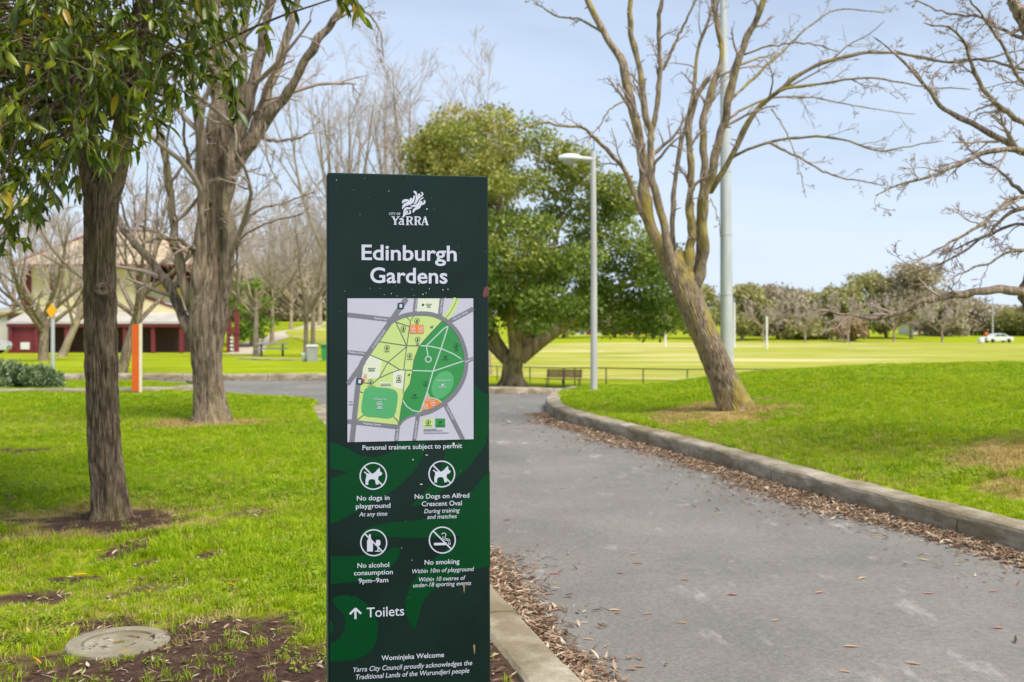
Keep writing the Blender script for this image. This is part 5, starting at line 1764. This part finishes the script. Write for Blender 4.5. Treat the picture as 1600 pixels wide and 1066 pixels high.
# ------------------------------------------------------------------ lamp post
dl = 20.2
lx = (928 - HX) * dl / F
lz = gz(lx, dl) - 0.02
lh = CZ - (250 - HY) * dl / F - lz
lamp = empty('lamp_post', (lx, dl, lz), 0, 'slim pale park lamp post with curved-over lantern at the lawn corner', 'lamp')
mb = MB(); mb.tube([(0, 0, 0), (0, 0, lh * 0.5), (-0.015, 0, lh + 0.16)], [0.066, 0.06, 0.05], 16); mb.build('pole', M['lamp_grey'], lamp, smooth=True)
mb = MB(); mb.tube([(0.02, 0, lh), (-0.2, 0, lh + 0.02), (-0.3, 0, lh + 0.03)], [0.055, 0.05, 0.045], 10); arm = mb.build('arm', M['lamp_grey'], lamp, smooth=True)
mb = MB()
prof = [(-0.66, 0.0), (-0.62, 0.055), (-0.52, 0.1), (-0.4, 0.1), (-0.27, 0.06), (-0.24, 0.0)]
kk = 16
vv = []
for i, x in enumerate(np.linspace(-0.66, -0.22, 12)):
    f_ = i / 11
    w = 0.15 * math.sin(math.pi * min(0.98, 0.08 + 0.86 * f_)) ** 0.6
    for a in np.linspace(0, 2 * math.pi, kk, endpoint=False):
        zz = w * 0.62 * math.sin(a)
        vv.append((x, w * math.cos(a), lh + 0.03 + max(zz, -0.035)))
mb.add(vv, [(i * kk + j, i * kk + (j + 1) % kk, (i + 1) * kk + (j + 1) % kk, (i + 1) * kk + j) for i in range(11) for j in range(kk)])
mb.build('lantern', M['white_paint'], lamp, smooth=True)
mb = MB()
mb.lathe([(0.125, 0), (0.11, -0.05), (0.07, -0.085), (0.001, -0.095)], (-0.47, 0, lh - 0.005), 16)
mb.build('diffuser', M['awning'], lamp, smooth=True)
mb = MB(); mb.tube([(0, 0, lh + 0.15), (0, 0, lh + 0.36)], 0.008, 6); mb.build('sensor_stem', M['iron'], lamp)
mb = MB(); mb.lathe([(0.11, 0.0), (0.11, 0.02), (0.07, 0.03)], (0, 0, 0.02), 16); mb.build('base_collar', M['lamp_grey'], lamp)

# floodlight mast by the oval
dm = 62.0
mx = (1132 - HX) * dm / F
mz = gz(mx, dm) - 0.1
mast = empty('floodlight_mast', (mx, dm, mz), 0, 'thick galvanised floodlight mast rising behind the leaning tree', 'mast')
mb = MB(); mb.tube([(0.15, 0, 0), (0.08, 0, 10), (-0.12, 0, 28)], [0.40, 0.32, 0.15], 18); mb.build('pole', M['galv'], mast, smooth=True)
for h_ in (5.2, 8.6, 12.2, 15.6):
    mb = MB(); r_ = np.interp(h_, [0, 10, 28], [0.40, 0.32, 0.15]); mb.lathe([(r_ + 0.004, 0), (r_ + 0.02, 0.01), (r_ + 0.02, 0.05), (r_ + 0.004, 0.06)], (np.interp(h_, [0, 10, 28], [0.15, .08, -.12]), 0, h_), 18); mb.build('joint_band', M['galv'], mast)
mb = MB(); mb.box(-1.8, 1.6, -0.12, 0.12, 27.6, 27.85); mb.build('crossarm', M['galv'], mast)
for x in (-1.5, -0.6, 0.4, 1.3):
    mb = MB(); mb.prism([(x - .3, 27.85), (x + .3, 27.85), (x + .25, 28.5), (x - .25, 28.5)], -0.3, 0.2); mb.build('floodlight', M['galv'], mast)

# goal posts
for px, top, dgp, lab in ((1147.5, 474, 146, 'tall white goal post on the oval beside the floodlight mast'), (1198, 496, 140, 'shorter white behind post on the oval, standing alone'), (1039.5, 519, 150, 'short white behind post on the oval seen under the broad tree')):
    x = (px - HX) * dgp / F
    z = gz(x, dgp)
    h_ = CZ - (top - HY) * dgp / F - z
    root = empty('goal_post', (x, dgp, z), 0, lab, 'goal post', 'posts at the end of the oval')
    mb = MB(); mb.tube([(0, 0, 0), (0, 0, h_)], [0.15, 0.13], 12); mb.build('post', M['white_paint'], root, smooth=True)
    mb = MB(); mb.tube([(0, 0, h_), (0, 0, h_ + 0.1)], [0.13, 0.05], 12); mb.build('cap', M['white_paint'], root, smooth=True)

# low fence between lawn and oval
fp = [(700, 78), (735, 74), (777, 70), (828, 66), (880, 63), (898, 62), (947, 60), (1005, 58.5), (1074, 57), (1145, 56), (1220, 55.5), (1300, 55.5)]
FP = np.array([((px - HX) * d / F, d) for px, d in fp])
froot_ = np.array([FP[6][0], FP[6][1], gz(*FP[6])])
fence = empty('low_fence', tuple(froot_), 0, 'low dark green pipe-rail fence with wire infill around the oval', 'fence')
tops = []
for x, y in FP:
    z = gz(x, y)
    tops.append((x, y, z + 0.95))
    mb = MB(); mb.tube([rel((x, y, z - 0.1), froot_), rel((x, y, z + 0.95), froot_)], 0.035, 8); mb.build('fence_post', M['fence_green'], fence)
mb = MB(); mb.tube(rel(np.array(tops), froot_), 0.03, 8); mb.build('top_rail', M['fence_green'], fence)
mb = MB()
for k_ in range(6):
    mb.tube(rel(np.array(tops) - (0, 0, 0.12 + 0.15 * k_), froot_), 0.004, 4)
wire_o = tag(mb.build('wire_mesh', M['fence_green'], fence), kind='stuff')

# park bench
bd = 57.0
bx = (880 - HX) * bd / F
bench = empty('park_bench', (bx, bd, gz(bx, bd)), R(-14), 'wooden slatted park bench on dark legs beside the low fence', 'bench')
for i in range(4):
    mb = MB(); mb.box(-0.95, 0.95, -0.25 + i * 0.125, -0.14 + i * 0.125, 0.43, 0.465); mb.build('seat_slat', M['bench_wood'], bench)
for i in range(4):
    y = 0.27 + i * 0.028; z = 0.52 + i * 0.105
    mb = MB(); mb.box(-0.95, 0.95, y, y + 0.03, z, z + 0.09); mb.build('back_slat', M['bench_wood'], bench)
for x in (-0.85, 0.0, 0.85):
    mb = MB()
    mb.tube([(x, -0.24, 0), (x, -0.22, 0.42), (x, 0.26, 0.42), (x, 0.40, 0.95)], 0.026, 8)
    mb.tube([(x, 0.26, 0.42), (x, 0.34, 0)], 0.026, 8)
    mb.build('leg', M['iron'], bench)

# picnic table, bin
pd_ = 62.0
pxx = (425 - HX) * pd_ / F
pt = empty('picnic_table', (pxx, pd_, gz(pxx, pd_)), 0.15, 'grey picnic table with side benches where the gravel path starts', 'picnic table')
mb = MB(); mb.box(-0.9, 0.9, -0.38, 0.38, 0.7, 0.75); mb.build('table_top', M['bin_grey'], pt)
for s in (-1, 1):
    mb = MB(); mb.box(-0.9, 0.9, s * 0.72 - 0.14, s * 0.72 + 0.14, 0.42, 0.46); mb.build('bench_seat', M['bin_grey'], pt)
    mb = MB(); mb.tube([(s * 0.6, -0.75, 0.4), (s * 0.6, 0.75, 0.4)], 0.04, 6); mb.tube([(s * 0.6, -0.6, 0), (s * 0.6, -0.25, 0.7)], 0.04, 6); mb.tube([(s * 0.6, 0.6, 0), (s * 0.6, 0.25, 0.7)], 0.04, 6); mb.build('leg_frame', M['iron'], pt)
bp_ = 44.0
bxx = (488 - HX) * bp_ / F
bn = empty('litter_bin', (bxx, bp_, gz(bxx, bp_)), 0.1, 'grey litter bin enclosure with pale top by the mown lawn edge', 'bin')
mb = MB(); mb.box(-0.2, 0.2, -0.2, 0.2, 0, 0.56); mb.build('body', M['bin_grey'], bn)
mb = MB(); mb.box(-0.225, 0.225, -0.225, 0.225, 0.6, 0.68); mb.build('lid', M['white_paint'], bn)
mb = MB(); mb.box(-0.17, 0.17, -0.17, 0.17, 0.555, 0.605); mb.build('slot', M['iron'], bn)
for i in range(5):
    mb = MB(); mb.box(-0.17 + i * 0.075, -0.13 + i * 0.075, -0.212, -0.2, 0.05, 0.52); mb.build('slat', M['bin_grey'], bn)
bn2 = empty('bin_cart', (bxx - 0.34, bp_ + 0.1, gz(bxx - 0.34, bp_)), 0.1, 'small white container standing against the grey litter bin', 'container')
mb = MB(); mb.lathe([(0.001, 0), (0.1, 0), (0.13, 0.3), (0.135, 0.33), (0.11, 0.36), (0.001, 0.37)], k=14); mb.build('drum', M['white_paint'], bn2, smooth=True)
bn3 = empty('wheelie_bin', (bxx + 0.42, bp_ + 0.9, gz(bxx, bp_)), 0.1, 'green wheeled bin half hidden by the grey litter bin', 'bin')
mb = MB(); mb.prism([(-0.17, 0), (0.17, 0), (0.22, 0.62), (-0.22, 0.62)], -0.2, 0.2); mb.build('body', M['bin_green'], bn3)
mb = MB(); mb.box(-0.24, 0.24, -0.25, 0.22, 0.62, 0.67); mb.build('lid', M['bin_green'], bn3)

# yellow diamond sign on a white pole
ysx, ysd = G(82, 583, 0.07)
ys_ = empty('road_sign', (ysx, ysd, gz(ysx, ysd)), 0, 'yellow diamond warning sign on a slim white pole before the grandstand', 'sign')
hh = CZ - (474 - HY) * ysd / F - gz(ysx, ysd)
mb = MB(); mb.tube([(0, 0.02, 0), (0, 0.02, hh)], 0.05, 10); mb.build('pole', M['galv'], ys_, smooth=True)
dz_ = (498 - 474) / 2 * ysd / F
mb = MB(); mb.prism([(-dz_ * .72, hh - dz_ * 1.0), (0, hh - dz_ * 2.0), (dz_ * .72, hh - dz_ * 1.0), (0, hh)], -0.05, -0.03); mb.build('sign_plate', M['yellow_sign'], ys_)
# orange and cream totem
osx, osd = G(213, 617, 0.07)
ot = empty('marker_totem', (osx, osd, gz(osx, osd)), 0.25, 'upright orange marker post with cream edge by the drive kerb', 'post')
oh = CZ - (507 - HY) * osd / F - gz(osx, osd)
mb = MB(); mb.box(-0.075, 0.05, -0.06, 0.05, 0.06, oh); mb.build('orange_panel', M['orange'], ot)
mb = MB(); mb.box(0.053, 0.105, -0.06, 0.05, 0.04, oh + 0.015); mb.build('cream_edge', M['cream_post'], ot)
mb = MB(); mb.box(-0.06, 0.09, -0.05, 0.04, -0.05, 0.06); mb.build('footing', M['kerb'], ot)

# shrubs on the island
for i, (px, d, w, h_, lab) in enumerate(((48, 21.6, 0.62, 0.52, 'rounded grey-green shrub on the kerbed island beside the yellow sign'), (-12, 22.0, 0.6, 0.5, 'grey-green shrub at the outer side of the island planting'))):
    x = (px - HX) * d / F
    sh = empty('shrub', (x, d, gz(x, d)), 0, lab, 'shrub', 'shrubs on the kerbed island')
    cs, rs, ts = [], [], []
    for q in range(26):
        a = random.uniform(0, 6.28); rr = math.sqrt(random.random()) * w
        cs.append((rr * math.cos(a), rr * math.sin(a) * 0.7, random.uniform(0.08, h_ * (1 - 0.5 * (rr / w) ** 2))))
        s = random.uniform(0.1, 0.17); rs.append((s, s, s)); ts.append(random.uniform(0.2, 0.75))
    mb = MB(); leaf_cloud(mb, cs, rs, 9000, 0.055, np.array(ts), 0.4, hang=-0.8); tag(mb.build('foliage', M['shrub_leaf'], sh), kind='stuff')
    mb = MB()
    for q in range(8):
        mb.tube([(0, 0, -0.05), np.array(cs[q]) * (0.5, 0.5, 0.6), cs[q]], [0.014, 0.01, 0.006], 5)
    mb.build('stem', M['bark_elm'], sh)


# ------------------------------------------------------------------ far houses beyond the oval
def house(px0, px1, base, eave, ridge, d, label, wall, roof, wins, door=None):
    x0, x1 = (px0 - HX) * d / F, (px1 - HX) * d / F
    z = gz((x0 + x1) / 2, d)
    w = x1 - x0
    he = CZ - (eave - HY) * d / F - z; hr = CZ - (ridge - HY) * d / F - z
    root = empty('house', ((x0 + x1) / 2, d, z), 0, label, 'house', 'houses beyond the oval')
    mb = MB(); mb.box(-w / 2, w / 2, 0, 8, -0.6, he); mb.build('wall', M[wall], root)
    mb = MB(); mb.prism([(-w / 2 - 0.4, he), (w / 2 + 0.4, he), (w * 0.2, hr), (-w * 0.2, hr)], -0.4, 8.4); rf = mb.build('roof', M[roof], root)
    mb = MB(); mb.box(w * 0.12, w * 0.12 + 0.7, 3, 3.7, hr - 0.6, hr + 0.9); mb.build('chimney', M['brick'], rf)
    for wx, wz in wins:
        mb = MB(); mb.box(wx * w - 0.55, wx * w + 0.55, -0.06, 0.04, wz * he - 0.6, wz * he + 0.6); wi = mb.build('window', M['white_paint'], root)
        mb = MB(); mb.box(wx * w - 0.45, wx * w + 0.45, -0.075, -0.062, wz * he - 0.5, wz * he + 0.5); mb.build('pane', M['glass'], wi)
    if door is not None:
        mb = MB(); mb.box(door * w - 0.5, door * w + 0.5, -0.06, 0.04, 0, 2.1); mb.build('door', M['maroon'], root)


house(1424, 1452, 536, 508, 492, 236, 'white cottage beyond the oval behind the tallest gum', 'house_wall', 'house_roof', ((-.28, .55), (.28, .55)), 0.0)
house(1456, 1476, 536, 522, 514, 230, 'low dark-red shed beyond the oval between two white houses', 'maroon_dark', 'awning', ((0.1, .5),))
house(1480, 1527, 536, 506, 484, 240, 'white two-storey house with pale gable beyond the oval', 'house_wall', 'house_roof', ((-.35, .7), (0, .7), (.33, .7), (-.3, .25), (.32, .25)), 0.05)
house(1575, 1640, 534, 514, 504, 250, 'low brick house beyond the parked white car', 'brick', 'house_red_roof', ((-.3, .5), (0.0, .5), (.3, .5)), 0.15)
house(900, 948, 540, 515, 500, 232, 'white cottage beyond the oval seen past the lamp post', 'house_wall', 'house_roof', ((-.3, .5), (.1, .5)), -0.1)
house(958, 1004, 540, 510, 494, 236, 'brick cottage beyond the oval under the broad tree crown', 'brick', 'house_red_roof', ((-.3, .5), (.3, .5)), 0.0)
house(1160, 1200, 536, 512, 498, 236, 'grey-roofed white house behind the goal posts', 'house_wall', 'house_roof', ((-.3, .5), (.3, .5)), 0.0)
house(1235, 1262, 536, 512, 500, 238, 'brick house behind the bushy green trees', 'brick', 'house_red_roof', ((-.25, .5), (.25, .5)), 0.0)
# small things on the far side
dq = 166.0
x = (1533 - HX) * dq / F
wb = empty('white_drum', (x, dq, gz(x, dq) + 0.05), 0, 'white drum standing on the far edge of the oval near the parked car', 'drum')
mb = MB(); mb.lathe([(0.001, 0), (0.44, 0), (0.46, 0.3), (0.45, 0.86), (0.4, 0.92), (0.001, 0.93)], k=18); mb.build('drum_body', M['white_paint'], wb, smooth=True)
x = (1540.5 - HX) * 176 / F
om = empty('orange_marker', (x, 176, gz(x, 176)), 0, 'round orange marker beyond the parked white car', 'marker')
mb = MB(); mb.tube([(0, 0, 0), (0, 0, 0.9)], 0.05, 8); mb.build('stem', M['iron'], om)
mb = MB(); mb.lathe([(0.001, 0.85), (0.3, 0.95), (0.36, 1.2), (0.3, 1.45), (0.001, 1.6)], k=14); mb.build('head', M['orange'], om, smooth=True)
x = (1551 - HX) * 200 / F
fm = empty('street_light', (x, 200, gz(x, 200)), 0, 'pale pole rising behind the parked white car', 'pole')
mb = MB(); mb.tube([(0, 0, 0), (0, 0, 7.6)], [0.16, 0.09], 10); mb.build('pole', M['galv'], fm)
mb = MB(); mb.tube([(0, 0, 7.5), (-0.5, 0, 7.7), (-1.1, 0, 7.7)], [0.06, 0.06, 0.12], 8); mb.build('arm', M['galv'], fm)

# ------------------------------------------------------------------ grass, leaf litter (geometry nodes)
src_col = bpy.data.collections.new('sources')          # not linked to the scene: only instanced


def instancer(name, pts, rot, scl, idx, coll):
    me = bpy.data.meshes.new(name)
    me.vertices.add(len(pts))
    me.vertices.foreach_set('co', np.asarray(pts, np.float32).ravel())
    a = me.attributes.new('rot', 'FLOAT_VECTOR', 'POINT'); a.data.foreach_set('vector', np.asarray(rot, np.float32).ravel())
    a = me.attributes.new('scl', 'FLOAT_VECTOR', 'POINT'); a.data.foreach_set('vector', np.asarray(scl, np.float32).ravel())
    a = me.attributes.new('pick', 'INT', 'POINT'); a.data.foreach_set('value', np.asarray(idx, np.int32))
    o = bpy.data.objects.new(name, me)
    COL.objects.link(o)
    ng = bpy.data.node_groups.new(name, 'GeometryNodeTree')
    ng.interface.new_socket('Geometry', in_out='INPUT', socket_type='NodeSocketGeometry')
    ng.interface.new_socket('Geometry', in_out='OUTPUT', socket_type='NodeSocketGeometry')
    gi = ng.nodes.new('NodeGroupInput'); go = ng.nodes.new('NodeGroupOutput')
    ip = ng.nodes.new('GeometryNodeInstanceOnPoints')
    ci = ng.nodes.new('GeometryNodeCollectionInfo')
    ci.inputs['Collection'].default_value = coll
    ci.inputs['Separate Children'].default_value = True
    ci.inputs['Reset Children'].default_value = True
    ip.inputs['Pick Instance'].default_value = True
    L = ng.links.new
    L(gi.outputs[0], ip.inputs['Points'])
    L(ci.outputs[0], ip.inputs['Instance'])
    for nm, dt, sock in (('rot', 'FLOAT_VECTOR', 'Rotation'), ('scl', 'FLOAT_VECTOR', 'Scale'), ('pick', 'INT', 'Instance Index')):
        na = ng.nodes.new('GeometryNodeInputNamedAttribute')
        na.data_type = dt
        na.inputs['Name'].default_value = nm
        L(na.outputs['Attribute'], ip.inputs[sock])
    L(ip.outputs[0], go.inputs[0])
    md = o.modifiers.new('instances', 'NODES')
    md.node_group = ng
    return tag(o, kind='stuff')


def source(mb, name, mat, coll):
    o = mb.build(name, mat)
    COL.objects.unlink(o)
    coll.objects.link(o)
    return o


def tuft(nb, spread, h0, h1, w, droop):
    mb = MB()
    for i in range(nb):
        a = random.uniform(0, 6.28); r_ = spread * math.sqrt(random.random())
        b_ = random.uniform(0, 6.28); h_ = random.uniform(h0, h1); dp = h_ * random.uniform(0.2, droop)
        x, y = r_ * math.cos(a), r_ * math.sin(a)
        dx, dy = math.cos(b_), math.sin(b_)
        px_, py_ = -dy * w / 2, dx * w / 2
        p0 = (x, y, -0.008); p1 = (x + dx * dp * 0.35, y + dy * dp * 0.35, h_ * 0.6); p2 = (x + dx * dp, y + dy * dp, h_ * random.uniform(0.8, 1.0))
        mb.add([(p0[0] - px_, p0[1] - py_, p0[2]), (p0[0] + px_, p0[1] + py_, p0[2]), (p1[0] + px_ * .8, p1[1] + py_ * .8, p1[2]), (p1[0] - px_ * .8, p1[1] - py_ * .8, p1[2])], [(0, 1, 2, 3)])
        mb.add([(p1[0] - px_ * .8, p1[1] - py_ * .8, p1[2]), (p1[0] + px_ * .8, p1[1] + py_ * .8, p1[2]), p2], [(0, 1, 2)])
    return mb


gcol = bpy.data.collections.new('grass_sources')
for i in range(6):
    source(tuft(16, 0.035, 0.022, 0.05 + 0.004 * i, 0.0036, 1.0), 'tuft_%02d' % i, M['grass'], gcol)
for i in range(3):
    source(tuft(26, 0.075, 0.03, 0.06, 0.0075, 1.0), 'tuft_%02d' % (6 + i), M['grass'], gcol)
for i in range(2):
    source(tuft(14, 0.05, 0.02, 0.05, 0.004, 1.2), 'tuft_%02d' % (9 + i), M['dry_grass'], gcol)
def clover(nl):
    mb = MB()
    for i in range(nl):
        a = random.uniform(0, 6.28); r_ = 0.07 * math.sqrt(random.random()); h_ = random.uniform(0.012, 0.04); q = random.uniform(0.005, 0.0095)
        c_ = np.array([r_ * math.cos(a), r_ * math.sin(a), h_]); tx, ty = random.uniform(-.4, .4), random.uniform(-.4, .4)
        v = [c_ + (q * math.cos(t), q * math.sin(t), q * (tx * math.cos(t) + ty * math.sin(t))) for t in np.linspace(0, 6.28, 6, endpoint=False)]
        mb.add(v, [(0, 1, 2, 3), (0, 3, 4, 5)])
    return mb


M['clover'] = leafy('clover', [(0.0, S(118, 146, 20)), (0.6, S(142, 166, 30)), (1.0, S(168, 184, 62))], 0.5, 0.3, 0.3, True)
for i in range(2):
    source(clover(34), 'tuft_%02d' % (11 + i), M['clover'], gcol)
gp, gr, gsx, gi_ = [], [], [], []


def scatter(x0, x1, y0, y1, dens, big, smin, smax):
    n = int((x1 - x0) * (y1 - y0) * dens)
    x = rng.uniform(x0, x1, n); y = rng.uniform(y0, y1, n)
    a = x / np.maximum(y, 0.5)
    ok = (a > -0.56) & (a < 0.56)
    x, y = x[ok], y[ok]
    sd = sdist(x, y, path_out)
    so = soil_mask(x, y); dm_ = dry_mask(x, y)
    lim = np.where(sdist(x, y, path_out) > 0, 1, 0)
    # keep off the kerb stones, the drain cover and the trunks
    edge = np.where(y < 19, 0.27, 0.08)
    ok = (sd > edge) & (rng.random(len(x)) > so * 0.90) & (rng.random(len(x)) > dm_ * 0.55)
    ok &= (np.hypot(x - mc[0], y - mc[1]) > 0.25)
    for c_, r_ in ((T1, 0.17), (T2, 0.36), (T3, 0.36)):
        ok &= np.hypot(x - c_[0], y - c_[1]) > r_
    x, y, dm_, so = x[ok], y[ok], dm_[ok], so[ok]
    z = ground_z(x, y)
    n = len(x)
    s = rng.uniform(smin, smax, n) * (0.75 + 0.6 * vnoise(x, y, 2.5, 33)) * (1 - 0.35 * so)
    k = np.where(big, rng.integers(6, 9, n), rng.integers(0, 6, n))
    k = np.where(rng.random(n) < dm_ * 1.1 + 0.05, rng.integers(9, 11, n), k)
    cl_ = (sst(0.55, 0.75, vnoise(x, y, 1.3, 77)) * 0.08 + 0.012) * sst(16, 9, y)
    k = np.where(rng.random(n) < cl_, rng.integers(11, 13, n), k)
    gp.append(np.stack([x, y, z], 1)); gi_.append(k); gsx.append(np.stack([s, s, s * rng.uniform(0.7, 1.2, n)], 1))
    gr.append(np.stack([rng.normal(0, 0.15, n), rng.normal(0, 0.15, n), rng.uniform(0, 6.28, n)], 1))


scatter(-2.6, 1.2, 3.0, 6.0, 1100, False, 0.7, 1.15)
scatter(-5.2, 0.5, 6.0, 10.0, 950, False, 0.8, 1.2)
scatter(2.4, 6.5, 5.0, 11.0, 800, False, 0.8, 1.2)
scatter(-9.5, 0.0, 10.0, 16.0, 800, False, 0.85, 1.25)
scatter(0.6, 9.5, 11.0, 16.0, 800, False, 0.85, 1.25)
scatter(-15, 16, 16.0, 27.0, 380, True, 0.7, 1.0)
# sort by picked name order: children come sorted by name, so map the indices
names = sorted(o.name for o in gcol.objects)
lut = np.array([names.index('tuft_%02d' % i) for i in range(13)])
instancer('grass', np.vstack(gp), np.vstack(gr), np.vstack(gsx), lut[np.concatenate(gi_)], gcol)
print('tufts', sum(len(q) for q in gp))

# leaf litter
lcol = bpy.data.collections.new('litter_sources')
for i in range(5):
    mb = MB()
    lg, lf = leaf_geo(1, np.array([0.07]), np.array([random.uniform(0.014, 0.024)]), random.uniform(-0.3, 0.35))
    v = lg[0] - (0.035, 0, 0)
    v[:, 2] += 0.012 + 0.2 * np.abs(v[:, 1])
    v[:, 1] += 0.25 * v[:, 0] ** 2 / 0.035 * random.uniform(-1, 1)
    mb.add(v, lf)
    source(mb, 'litter_%d' % i, M['litter'], lcol)
for i in range(2):
    mb = MB()
    mb.tube([(-0.05, 0, 0.006), (0, 0.01, 0.012), (0.055, -0.004, 0.007)], [0.003, 0.0026, 0.0015], 5)
    source(mb, 'litter_%d' % (5 + i), M['litter'], lcol)
lp, lr_, ls_, li_ = [], [], [], []


def litter_strip(line, n, w0, side, y0, y1, mn=0.02, dens=None):
    cl = resample(np.array(line, float), 300)
    cl = cl[(cl[:, 1] > y0) & (cl[:, 1] < y1)]
    i = rng.integers(0, len(cl) - 1, n)
    t = np.gradient(cl, axis=0); t /= np.linalg.norm(t, axis=1, keepdims=True)
    nr = np.stack([-t[:, 1], t[:, 0]], 1) * side
    ww = w0 * (0.55 + 0.9 * vnoise(cl[i, 0], cl[i, 1], 2.2, 12))
    off = mn + np.abs(rng.normal(0, 0.45, n)) * ww
    tail = rng.random(n) < 0.05
    off = np.where(tail, off * 2.4, off)
    p = cl[i] + nr[i] * off[:, None] + rng.normal(0, 0.02, (n, 2))
    sd = sdist(p[:, 0], p[:, 1], path_out)
    p = p[sd < -0.005]; off = off[sd < -0.005]
    n = len(p)
    z = base_z(p[:, 0], p[:, 1]) + 0.03 * (1 - np.exp(np.minimum(sdist(p[:, 0], p[:, 1], path_out), 0) / 0.8)) - 0.012 + rng.uniform(0, 0.03, n) * np.exp(-off / w0 * 1.4)
    s = rng.uniform(0.3, 0.95, n)
    lp.append(np.stack([p[:, 0], p[:, 1], z], 1)); ls_.append(np.stack([s, s, s], 1)); li_.append(rng.integers(0, 7, n))
    lr_.append(np.stack([rng.normal(0, 0.3, n), rng.normal(0, 0.3, n), rng.uniform(0, 6.28, n)], 1))


litter_strip(RK, 15000, 0.36, 1, 5.5, 12.0)
litter_strip(RK, 8000, 0.42, 1, 11.0, 17.5)
litter_strip(LK, 7500, 0.22, -1, 3.6, 7.5)
litter_strip(LK, 1400, 0.25, -1, 7.0, 14)
litter_strip(FK, 6500, 0.8, -1, 21.0, 26.4)
# bits of bark and leaf over the mulch
n = 8500
x = rng.uniform(-2.6, 0.6, n); y = rng.uniform(3.2, 9.0, n)
so = soil_mask(x, y)
ok = (rng.random(n) < so * 0.85 + 0.035) & (sdist(x, y, path_out) > 0.25)
x, y = x[ok], y[ok]; n = len(x)
lp.append(np.stack([x, y, ground_z(x, y) + 0.002], 1)); s = rng.uniform(0.2, 0.75, n); ls_.append(np.stack([s, s, s], 1)); li_.append(rng.integers(0, 7, n))
lr_.append(np.stack([rng.normal(0, 0.2, n), rng.normal(0, 0.2, n), rng.uniform(0, 6.28, n)], 1))
# crumbs scattered thinly over the asphalt
n = 200
x = rng.uniform(-1, 4, n); y = rng.uniform(3.2, 16, n)
ok = sdist(x, y, path_out) < -0.1
x, y = x[ok], y[ok]; n = len(x)
lp.append(np.stack([x, y, np.full(n, 0.017)], 1)); s = rng.uniform(0.12, 0.34, n); ls_.append(np.stack([s, s, s], 1)); li_.append(rng.integers(0, 7, n))
lr_.append(np.stack([rng.normal(0, 0.15, n), rng.normal(0, 0.15, n), rng.uniform(0, 6.28, n)], 1))
instancer('leaf_litter', np.vstack(lp), np.vstack(lr_), np.vstack(ls_), np.concatenate(li_), lcol)


# single fallen leaves one can pick out
def path_z(x, y):
    sd = sdist(np.array([x]), np.array([y]), path_out)[0]
    return float(base_z(np.array([x]), np.array([y]))[0]) + 0.03 * (1 - math.exp(min(sd, 0) / 0.8)) - 0.012


fl_src = []
for q in range(5):
    mb = MB()
    lg, lf = leaf_geo(1, np.array([1.0]), np.array([random.uniform(0.16, 0.26)]), random.uniform(-0.12, 0.1))
    v = lg[0] - (0.5, 0, 0)
    v[:, 1] += v[:, 0] ** 2 * random.uniform(-0.5, 0.5)
    v[:, 2] -= v[:, 2].min()
    mb.add(v, lf)
    for nm in ('fallen', 'fallen_yellow'):
        o = mb.build('fallen_leaf', M[nm], smooth=True)
        fl_src.append((nm, o.data))
        bpy.data.objects.remove(o)
z6 = lambda u, v: (760 + 0.275 * u, 800 + 0.275 * v)
z7 = lambda u, v: (1100 + 0.3125 * u, 800 + 0.3125 * v)
on_path = [z6(*q) for q in ((447, 88), (260, 218), (275, 294), (255, 366), (384, 346), (838, 243), (857, 294), (1124, 390), (1398, 478), (917, 578), (1115, 630), (868, 872), (577, 712), (342, 460), (760, 350), (398, 548), (735, 555))] + \
          [z7(*q) for q in ((80, 14), (1100, 240), (1268, 262), (790, 336), (140, 419), (576, 411), (1450, 399), (1470, 588), (357, 548), (705, 804), (738, 680), (1125, 412), (1045, 767))] + [(880, 765), (793, 812), (930, 748), (870, 700)]
for px, py in on_path:
    g_ = G(px, py, 0.01)
    nm, me = random.choice([q for q in fl_src if q[0] == 'fallen'])
    o = bpy.data.objects.new('fallen_leaf', me)
    COL.objects.link(o)
    s = random.uniform(0.045, 0.085)
    o.location = (g_[0], g_[1], path_z(*g_) + 0.002)
    o.scale = (s, s, s)
    o.rotation_euler = (random.uniform(-.1, .1), random.uniform(-.1, .1), random.uniform(-0.7, 0.7) + (math.pi if random.random() < .5 else 0))
    tag(o, 'dry tan leaf lying flat on the grey asphalt path', 'leaf', 'fallen leaves scattered on the asphalt')
z9 = lambda u, v: (0.4 * u, 640 + 0.4 * v)
for u, v in ((385, 558), (315, 643), (585, 720), (90, 832), (145, 1003), (490, 977), (900, 693), (1155, 692), (850, 780), (505, 522), (275, 885), (110, 888), (965, 540), (880, 422), (1045, 470)):
    px, py = z9(u, v)
    g_ = G(px, py, 0.1)
    nm, me = random.choice([q for q in fl_src if q[0] == 'fallen_yellow'])
    o = bpy.data.objects.new('fallen_leaf', me)
    COL.objects.link(o)
    s = random.uniform(0.05, 0.085)
    o.location = (g_[0], g_[1], gz(*g_) + 0.028)
    o.scale = (s, s, s)
    o.rotation_euler = (random.uniform(-.3, .3), random.uniform(-.3, .3), random.uniform(0, 6.28))
    tag(o, 'yellowed leaf lying in the short grass near the drain cover and evergreen', 'leaf', 'fallen leaves on the lawn')
